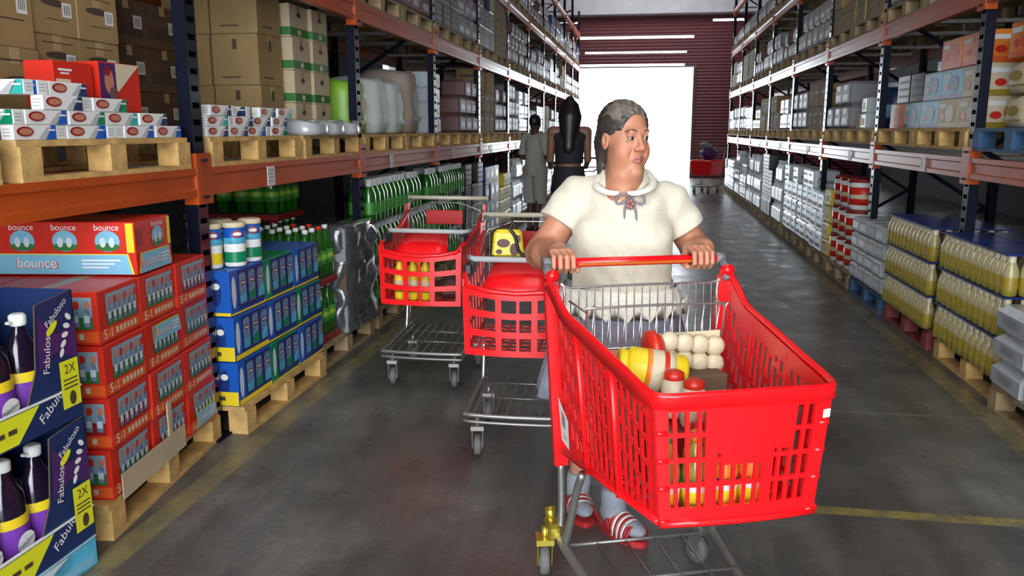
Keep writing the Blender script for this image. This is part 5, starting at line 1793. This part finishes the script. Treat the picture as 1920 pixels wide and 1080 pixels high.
# eyes and brows
for s in (-1, 1):
    b = MB()
    c0 = Vector((s * .031, -.0795, .0060))
    X = Matrix.Translation(-Vector(OFF)) @ Hm @ Matrix.Translation(c0) @ Matrix.Rotation(R(90), 4, 'X')
    prof = [(.0115 * math.sin(a), .0115 * math.cos(a)) for a in [math.pi * i / 10 for i in range(10, -1, -1)]]
    prof = [(max(r_, .0005), z_) + ((('eye_dark'),) if z_ > .0086 else ('eye_white',)) for r_, z_ in prof]
    b.lathe(prof, 'eye_white', 16, X=X @ Matrix.Rotation(R(10), 4, 'Y')); b.build('eye', woman)
    b = MB(); pts = [Vector(h(s * a, y_, z_)) - Vector(OFF) for a, y_, z_ in ((.014, -.0925, .030), (.028, -.0935, .036), (.042, -.084, .034), (.050, -.071, .027))]
    b.tube(smooth_path(pts, 4), [.0022, .0028, .003, .003, .003, .003, .003, .003, .0028, .0026, .0022, .0018, .0012][:13], 'brow', 6); b.build('eyebrow', woman)

# blouse
TR_ = [('e', (-.075, 3.10, 1.18), (.185, .135, .14), None, .04), ('e', (-.075, 3.07, 1.02), (.203, .165, .17), None, .06), ('e', (-.075, 3.09, .90), (.205, .165, .13), None, .05),
       ('c', (-.225, 3.11, 1.245), (.075, 3.15, 1.228), .076, .074, .05), ('c', (-.08, 3.11, 1.20), (-.078, 3.11, 1.33), .12, .085, .05),
       ('e', (-.155, 3.00, 1.115), (.095, .085, .085), None, .05), ('e', (.005, 3.01, 1.11), (.095, .085, .085), None, .05)]
sd = lambda a, c: (np.array(c) - np.array(a)) / np.linalg.norm(np.array(c) - np.array(a))
dR, dL = sd(SHR, ELR), sd(SHL, ELL)
SL = [('c', SHR, tuple(np.array(SHR) + dR * .16), .082, .090, .035), ('c', SHL, tuple(np.array(SHL) + dL * .16), .080, .084, .035)]
NECKC = (-.07, 3.035, 1.385)


def blouse_post(D, X, Y, Z):
    arm_r = (X - SHR[0]) * dR[0] + (Y - SHR[1]) * dR[1] + (Z - SHR[2]) * dR[2]
    arm_l = (X - SHL[0]) * dL[0] + (Y - SHL[1]) * dL[1] + (Z - SHL[2]) * dL[2]
    fold = .0035 * np.sin(60 * Z + 10 * np.sin(9 * X + 1) + 30 * (X + .08) ** 2 * 8) * np.clip((1.17 - Z) * 8, 0, 1) \
        + .0030 * np.sin(75 * (X + .075) + 25 * (1.3 - Z) * np.sign(X + .075)) * np.clip((Z - 1.08) * 6, 0, 1)
    D = D + fold
    D = np.where(X < -.25, np.maximum(D, arm_r - .118 + 0 * X), D)
    D = np.where(X > .11, np.maximum(D, arm_l - .112 + 0 * X), D)
    nk = np.sqrt(((X - NECKC[0]) / .088) ** 2 + ((Y - NECKC[1]) / .115) ** 2 + ((Z - NECKC[2]) / .085) ** 2) - 1
    vn = np.maximum(np.abs(X + .055) - (Z - 1.262) * .75, Y - 3.02)     # small V under the collar
    D = np.maximum(D, -nk * .08); D = np.maximum(D, -vn)
    D = np.maximum(D, (.885 - Z))
    return D


body_part('blouse', woman, [(TR_ + SL, (-.45, 2.84, .87), (.30, 3.34, 1.42), .005, blouse_post)], ['blouse'], None, OFF)


def surf_y(x, z, y0=2.80):
    """distance search: front surface of the blouse at (x, z)"""
    D, lo, vx = field(TR_, (x - .001, y0, z - .001), (x + .001, 3.15, z + .001), .002)
    col = D[1, :, 1]; k = np.argmax(col < 0); return y0 + vx * k


# collar, bow
def coll(pts):
    b = MB(); rings = []
    return b


b = MB()
for side in (-1, 1):
    pts = []
    for t in range(13):
        a = R(-170 + 155 * t / 12) if side > 0 else R(-170 + 155 * t / 12)
        an = math.pi * (.5 + side * (1 - t / 12) * .97) if False else None
        th = (1 - t / 12) * R(165)            # 0 at the front, grows to the back
        x = NECKC[0] + side * .090 * math.sin(th) + (.012 if t == 12 else 0) * side
        y = NECKC[1] + .045 - .118 * math.cos(th)
        z = 1.278 + .062 * (1 - math.cos(th)) / 2 * 1.35
        pts.append((x, y, min(z, 1.352)))
    vs = []; w_ = .032
    for i, p in enumerate(pts):
        p = Vector(p); o_ = Vector((p.x - NECKC[0], p.y - (NECKC[1] + .03), 0)); o_.normalize()
        ww_ = w_ * (1.0 if i < 11 else (.85 if i == 11 else .45))
        q = p + o_ * ww_ - Vector((0, 0, ww_ * .55)) + Vector((0, 0, .008))
        m_ = (p + q) / 2 + Vector((0, 0, .010)) + o_ * .004
        vs += [p - Vector(OFF), m_ - Vector(OFF), q - Vector(OFF)]
    fs = []
    for i in range(12):
        for k in range(2): fs.append((i * 3 + k, i * 3 + k + 1, i * 3 + k + 4, i * 3 + k + 3))
    b.add(vs, fs, 'lace', None, True)
o = b.build('collar', woman); s_ = o.modifiers.new('thickness', 'SOLIDIFY'); s_.thickness = .004; s_.offset = 0
b = MB(); bz = 1.262; bx = -.045; by = surf_y(bx, 1.25) - .022


def L3(x, y, z): return Vector((bx + x, by + y, bz + z)) - Vector(OFF)


for s in (-1, 1):
    b.tube(smooth_path([L3(0, 0, 0), L3(s * .025, -.008, .014), L3(s * .048, -.004, .002), L3(s * .046, .0, -.020), L3(s * .022, -.004, -.014), L3(0, 0, 0)], 4), .0042, 'ribbon', 6)
    b.tube(smooth_path([L3(s * .004, 0, 0), L3(s * .018, -.006, -.035), L3(s * .022 + .004, -.004, -.075 - (.035 if s > 0 else 0)), L3(s * .016 + .006, -.004, -.100 - (.04 if s > 0 else 0))], 4), .0040, 'ribbon', 6)
b.build('bow', woman)
b = MB()
for i in range(5): a = i * 1.257; b.lathe([(.002, -.004), (.008, 0), (.002, .004)], 'ribbon_red', 8, X=Matrix.Translation(L3(.009 * math.cos(a), -.010, -.012 + .013 * math.sin(a) - .008)) @ Matrix.Rotation(R(90), 4, 'X'))
b.build('bow_flower', woman)

# lace hem and skirt


def flare(name, mname, z0, z1, r0, r1, pleat, zig=0.0, n=120, rows=8, fy=.82, cy=.03):
    b = MB(); vs = []
    for j in range(rows + 1):
        t = j / rows
        for i in range(n):
            a = 2 * math.pi * i / n; z = lerp(z0, z1, t)
            if j == rows and zig: z += zig * abs(((i / n * 20) % 1) * 2 - 1)
            r_ = lerp(r0, r1, t) * (1 + pleat * t * math.sin(a * 17 + math.sin(a * 3) * 2))
            vs.append((r_ * math.cos(a), cy + r_ * fy * math.sin(a), z))
    b.add(vs, [(j * n + i, j * n + (i + 1) % n, (j + 1) * n + (i + 1) % n, (j + 1) * n + i) for j in range(rows) for i in range(n)], mname, None, True)
    o = b.build(name, woman); s_ = o.modifiers.new('thickness', 'SOLIDIFY'); s_.thickness = .003; return o


flare('lace_hem', 'lace', .93, .82, .212, .255, .03, .075, 208)
flare('skirt', 'skirt', .95, .50, .195, .305, .05)

# socks and slides
for nm, an, dv, ctr in (('R', ANR, Vector((.28, -.96, 0)).normalized(), Vector((-.215, 3.075, 0))), ('L', ANL, Vector((.66, -.75, 0)).normalized(), Vector((-.048, 2.925, 0)))):
    sdv = Vector((-dv.y, dv.x, 0)); rot = np.array(Matrix((sdv, dv, ZZ)).transposed())
    P = [('c', an, tuple(np.array(an) + (0, 0, .07)), .044, .043, .02), ('e', tuple(ctr - dv * .055 + ZZ * .060), (.037, .055, .038), rot, .02), ('e', tuple(ctr + dv * .045 + ZZ * .052), (.043, .085, .030), rot, .03), ('c', tuple(an), tuple(ctr - dv * .03 + ZZ * .07), .043, .040, .03)]
    lo = np.array(ctr) - .17; lo[2] = .015; hi = np.array(ctr) + .17; hi[2] = .175

    def sk(D, X, Y, Z): return np.maximum(D, Z - .150)
    body_part('sock', woman, [(P, tuple(lo), tuple(hi), .005, sk)], ['sock'], None, OFF)
    b = MB(); n = 28; ring = []
    for i in range(n):
        a = 2 * math.pi * i / n; yy = .138 * math.cos(a); ww_ = .047 * math.sin(a) * (1 + .18 * math.cos(a)) * (1.12 if abs(math.cos(a)) < .8 else 1)
        ring.append(ctr + dv * yy + sdv * ww_ - Vector(OFF))
    vs = [p + ZZ * z_ for z_ in (.001, .024) for p in ring]
    b.add(vs, [tuple(range(n - 1, -1, -1)), tuple(range(n, 2 * n))] + [(i, (i + 1) % n, n + (i + 1) % n, n + i) for i in range(n)], 'sandal_red'); so = b.build('slide_sandal', woman)
    b = MB()   # strap with white stripes across the instep
    rows = 11; vs = []; m_ = 12
    for j in range(rows):
        yy = -.03 + .125 * j / (rows - 1); hh = .102 - .026 * j / (rows - 1)
        for i in range(m_ + 1):
            a = math.pi * i / m_; vs.append(ctr + dv * yy + sdv * (.054 * math.cos(a)) + ZZ * (.012 + (hh - .012) * math.sin(a) ** .8) - Vector(OFF))
    for j in range(rows - 1):
        b.add([vs[j * (m_ + 1) + i] for i in range(m_ + 1)] + [vs[(j + 1) * (m_ + 1) + i] for i in range(m_ + 1)], [(i, i + 1, m_ + 2 + i, m_ + 1 + i) for i in range(m_)], 'white' if j in (3, 5, 7) else 'sandal_red', None, True)
    so2 = b.build('strap', so); s_ = so2.modifiers.new('thickness', 'SOLIDIFY'); s_.thickness = .006


# ---------------------------------------------------------------- two shoppers further down the aisle
def shopper(label, loc, rz, H, skin, parts, hairfn, build=1.0, armpose=0):
    t = thing('person', label, 'person', loc, rz)
    s = H / 1.7; w = build
    sh, hp = .17 * s * w, .09 * s * w
    P = [('e', (0, 0, 1.57 * s), (.072 * s, .088 * s, .115 * s), None, .01), ('c', (0, .01, 1.38 * s), (0, 0, 1.52 * s), .055 * s, .05 * s, .02), ('e', (0, -.085 * s, 1.555 * s), (.012 * s, .016 * s, .018 * s), None, .01),
         ('c', (-sh, .01, 1.38 * s), (sh, .01, 1.38 * s), .055 * s, .055 * s, .03), ('c', (0, 0, .95 * s), (0, 0, 1.28 * s), .125 * s * w, .13 * s * w, .05)]
    for q in (-1, 1):
        el = (q * (sh + (.07 if armpose == 0 else .025)), .02 if armpose == 0 else -.02, 1.10 * s); wr = (q * (sh + .02), -.18 if armpose == 0 else -.20, 1.02 * s)
        P += [('c', (q * (sh + .01), .01, 1.37 * s), el, .048 * s, .038 * s, .02), ('c', el, wr, .036 * s, .025 * s, .015), ('e', tuple(np.array(wr) + (0, -.05, -.01)), (.03, .05, .022), None, .015)]
        for f in range(4): P.append(('c', (wr[0] + (f - 1.5) * .016, wr[1] - .08, wr[2] - .012), (wr[0] + (f - 1.5) * .018, wr[1] - .12, wr[2] - .035), .009, .007, .004))
        P.append(('c', (wr[0] - q * .025, wr[1] - .04, wr[2]), (wr[0] - q * .045, wr[1] - .08, wr[2] - .01), .011, .009, .005))
        P += [('c', (q * hp, 0, .90 * s), (q * (hp + .01), -.02 if q > 0 else .03, .48 * s), .088 * s * w, .058 * s, .03), ('c', (q * (hp + .01), -.02 if q > 0 else .03, .48 * s), (q * hp, .02 if q > 0 else .10, .09 * s), .055 * s, .036 * s, .03),
              ('e', (q * hp, -.04 if q > 0 else .04, .05), (.045, .12, .045), None, .02)]
    body_part('body', t, [(P, (-.42, -.40, 0), (.42, .30, H + .05), .010, None)], [skin])
    for (nm, prims, lo, hi, m, post) in parts(s, sh, hp, w): body_part(nm, t, [(prims, lo, hi, .010, post)], [m])
    hairfn(t, s)
    return t


def man_parts(s, sh, hp, w):
    def cut(z): return lambda D, X, Y, Z: np.maximum(D, z - Z)
    shirt = [('c', (-sh, .01, 1.36 * s), (sh, .01, 1.36 * s), .075 * s, .075 * s, .04), ('c', (0, 0, .85 * s), (0, 0, 1.25 * s), .165 * s * w, .155 * s * w, .05)]
    for q in (-1, 1): shirt.append(('c', (q * sh, .01, 1.36 * s), (q * (sh + .06), .02, 1.14 * s), .07 * s, .065 * s, .03))
    def sp(D, X, Y, Z): return np.maximum(np.maximum(D, .84 * s - Z), np.where(np.abs(X) > sh + .0, 1.13 * s - Z, -1))
    shorts = [('c', (q * hp, 0, .92 * s), (q * (hp + .01), 0, .42 * s), .125 * s * w, .09 * s, .02) for q in (-1, 1)]
    sho = [('e', (q * hp, -.04 if q > 0 else .04, .055), (.052, .13, .05), None, .01) for q in (-1, 1)]
    return [('shirt', shirt, (-.4, -.3, .5), (.4, .3, 1.55), 'cloth_white', sp), ('shorts', shorts, (-.4, -.3, .3), (.4, .3, 1.1), 'cloth_white', lambda D, X, Y, Z: np.maximum(D, .44 * s - Z)),
            ('shoes', sho, (-.3, -.3, -.01), (.3, .3, .2), 'cloth_black', cut(.004))]


def short_hair(t, s): body_part('hair', t, [([('e', (0, .012, 1.60 * s), (.08 * s, .094 * s, .10 * s), None, .01)], (-.2, -.2, 1.4), (.2, .2, 1.85), .008, lambda D, X, Y, Z: np.maximum(D, -(np.sqrt((X / .08) ** 2 + ((Y + .11) / .1) ** 2 + ((Z - 1.54 * s) / .1) ** 2) - 1) * .08))], ['hair_black'])


def woman_parts(s, sh, hp, w):
    top = [('c', (0, 0, 1.02 * s), (0, 0, 1.28 * s), .145 * s * w, .150 * s * w, .05), ('c', (-sh * .7, .01, 1.34 * s), (sh * .7, .01, 1.34 * s), .06 * s, .06 * s, .04)]
    sk = [('c', (0, 0, .98 * s), (0, 0, .80 * s), .16 * s * w, .19 * s * w, .04)]
    sho = [('e', (q * hp, -.04 if q > 0 else .04, .055), (.05, .125, .045), None, .01) for q in (-1, 1)]
    return [('top', top, (-.4, -.3, .9), (.4, .3, 1.5), 'cloth_black', lambda D, X, Y, Z: np.maximum(D, 1.06 * s - Z)), ('skirt', sk, (-.4, -.4, .5), (.4, .4, 1.2), 'cloth_black', lambda D, X, Y, Z: np.maximum(np.maximum(D, .68 * s - Z), Z - 1.03 * s)),
            ('shoes', sho, (-.3, -.3, -.01), (.3, .3, .2), 'cloth_black', lambda D, X, Y, Z: np.maximum(D, .004 - Z))]


def long_hair(t, s):
    P = [('e', (0, .02, 1.60 * s), (.10 * s, .11 * s, .105 * s), None, .02), ('c', (0, .06, 1.52 * s), (.01, .09, 1.22 * s), .12 * s, .075 * s, .03), ('c', (.01, .09, 1.22 * s), (.015, .10, 1.08 * s), .075 * s, .04 * s, .03), ('e', (0, .03, 1.70 * s), (.045, .05, .04), None, .02)]
    body_part('hair', t, [(P, (-.25, -.2, .9), (.25, .3, 2.0), .010, lambda D, X, Y, Z: np.maximum(D, -(np.sqrt((X / .075) ** 2 + ((Y + .12) / .1) ** 2 + ((Z - 1.53 * s) / .11) ** 2) - 1) * .08))], ['hair_black'])


shopper('person in pale grey t-shirt and long pale shorts, back half turned, standing in the aisle', (-1.56, 12.0, 0), R(150), 1.72, 'skin_dark', man_parts, short_hair, .92)
shopper('person with long dark hair, dark top and short dark skirt, seen from behind', (-.82, 9.2, 0), R(188), 1.82, 'skin_tan', woman_parts, long_hair, 1.0, 1)

# ================================================================ unused prototypes
for o in list(bpy.data.objects):
    if o.parent is None and o.get('label') in ('pallet', 'pack', 'case', 'carton', 'crate', 'tub', 'tray', 'card', 'bottle', 'bottle pack', 'sack', 'box', 'canister', 'bucket', 'display case'):
        for c in kids(o): bpy.data.objects.remove(c)
        bpy.data.objects.remove(o)
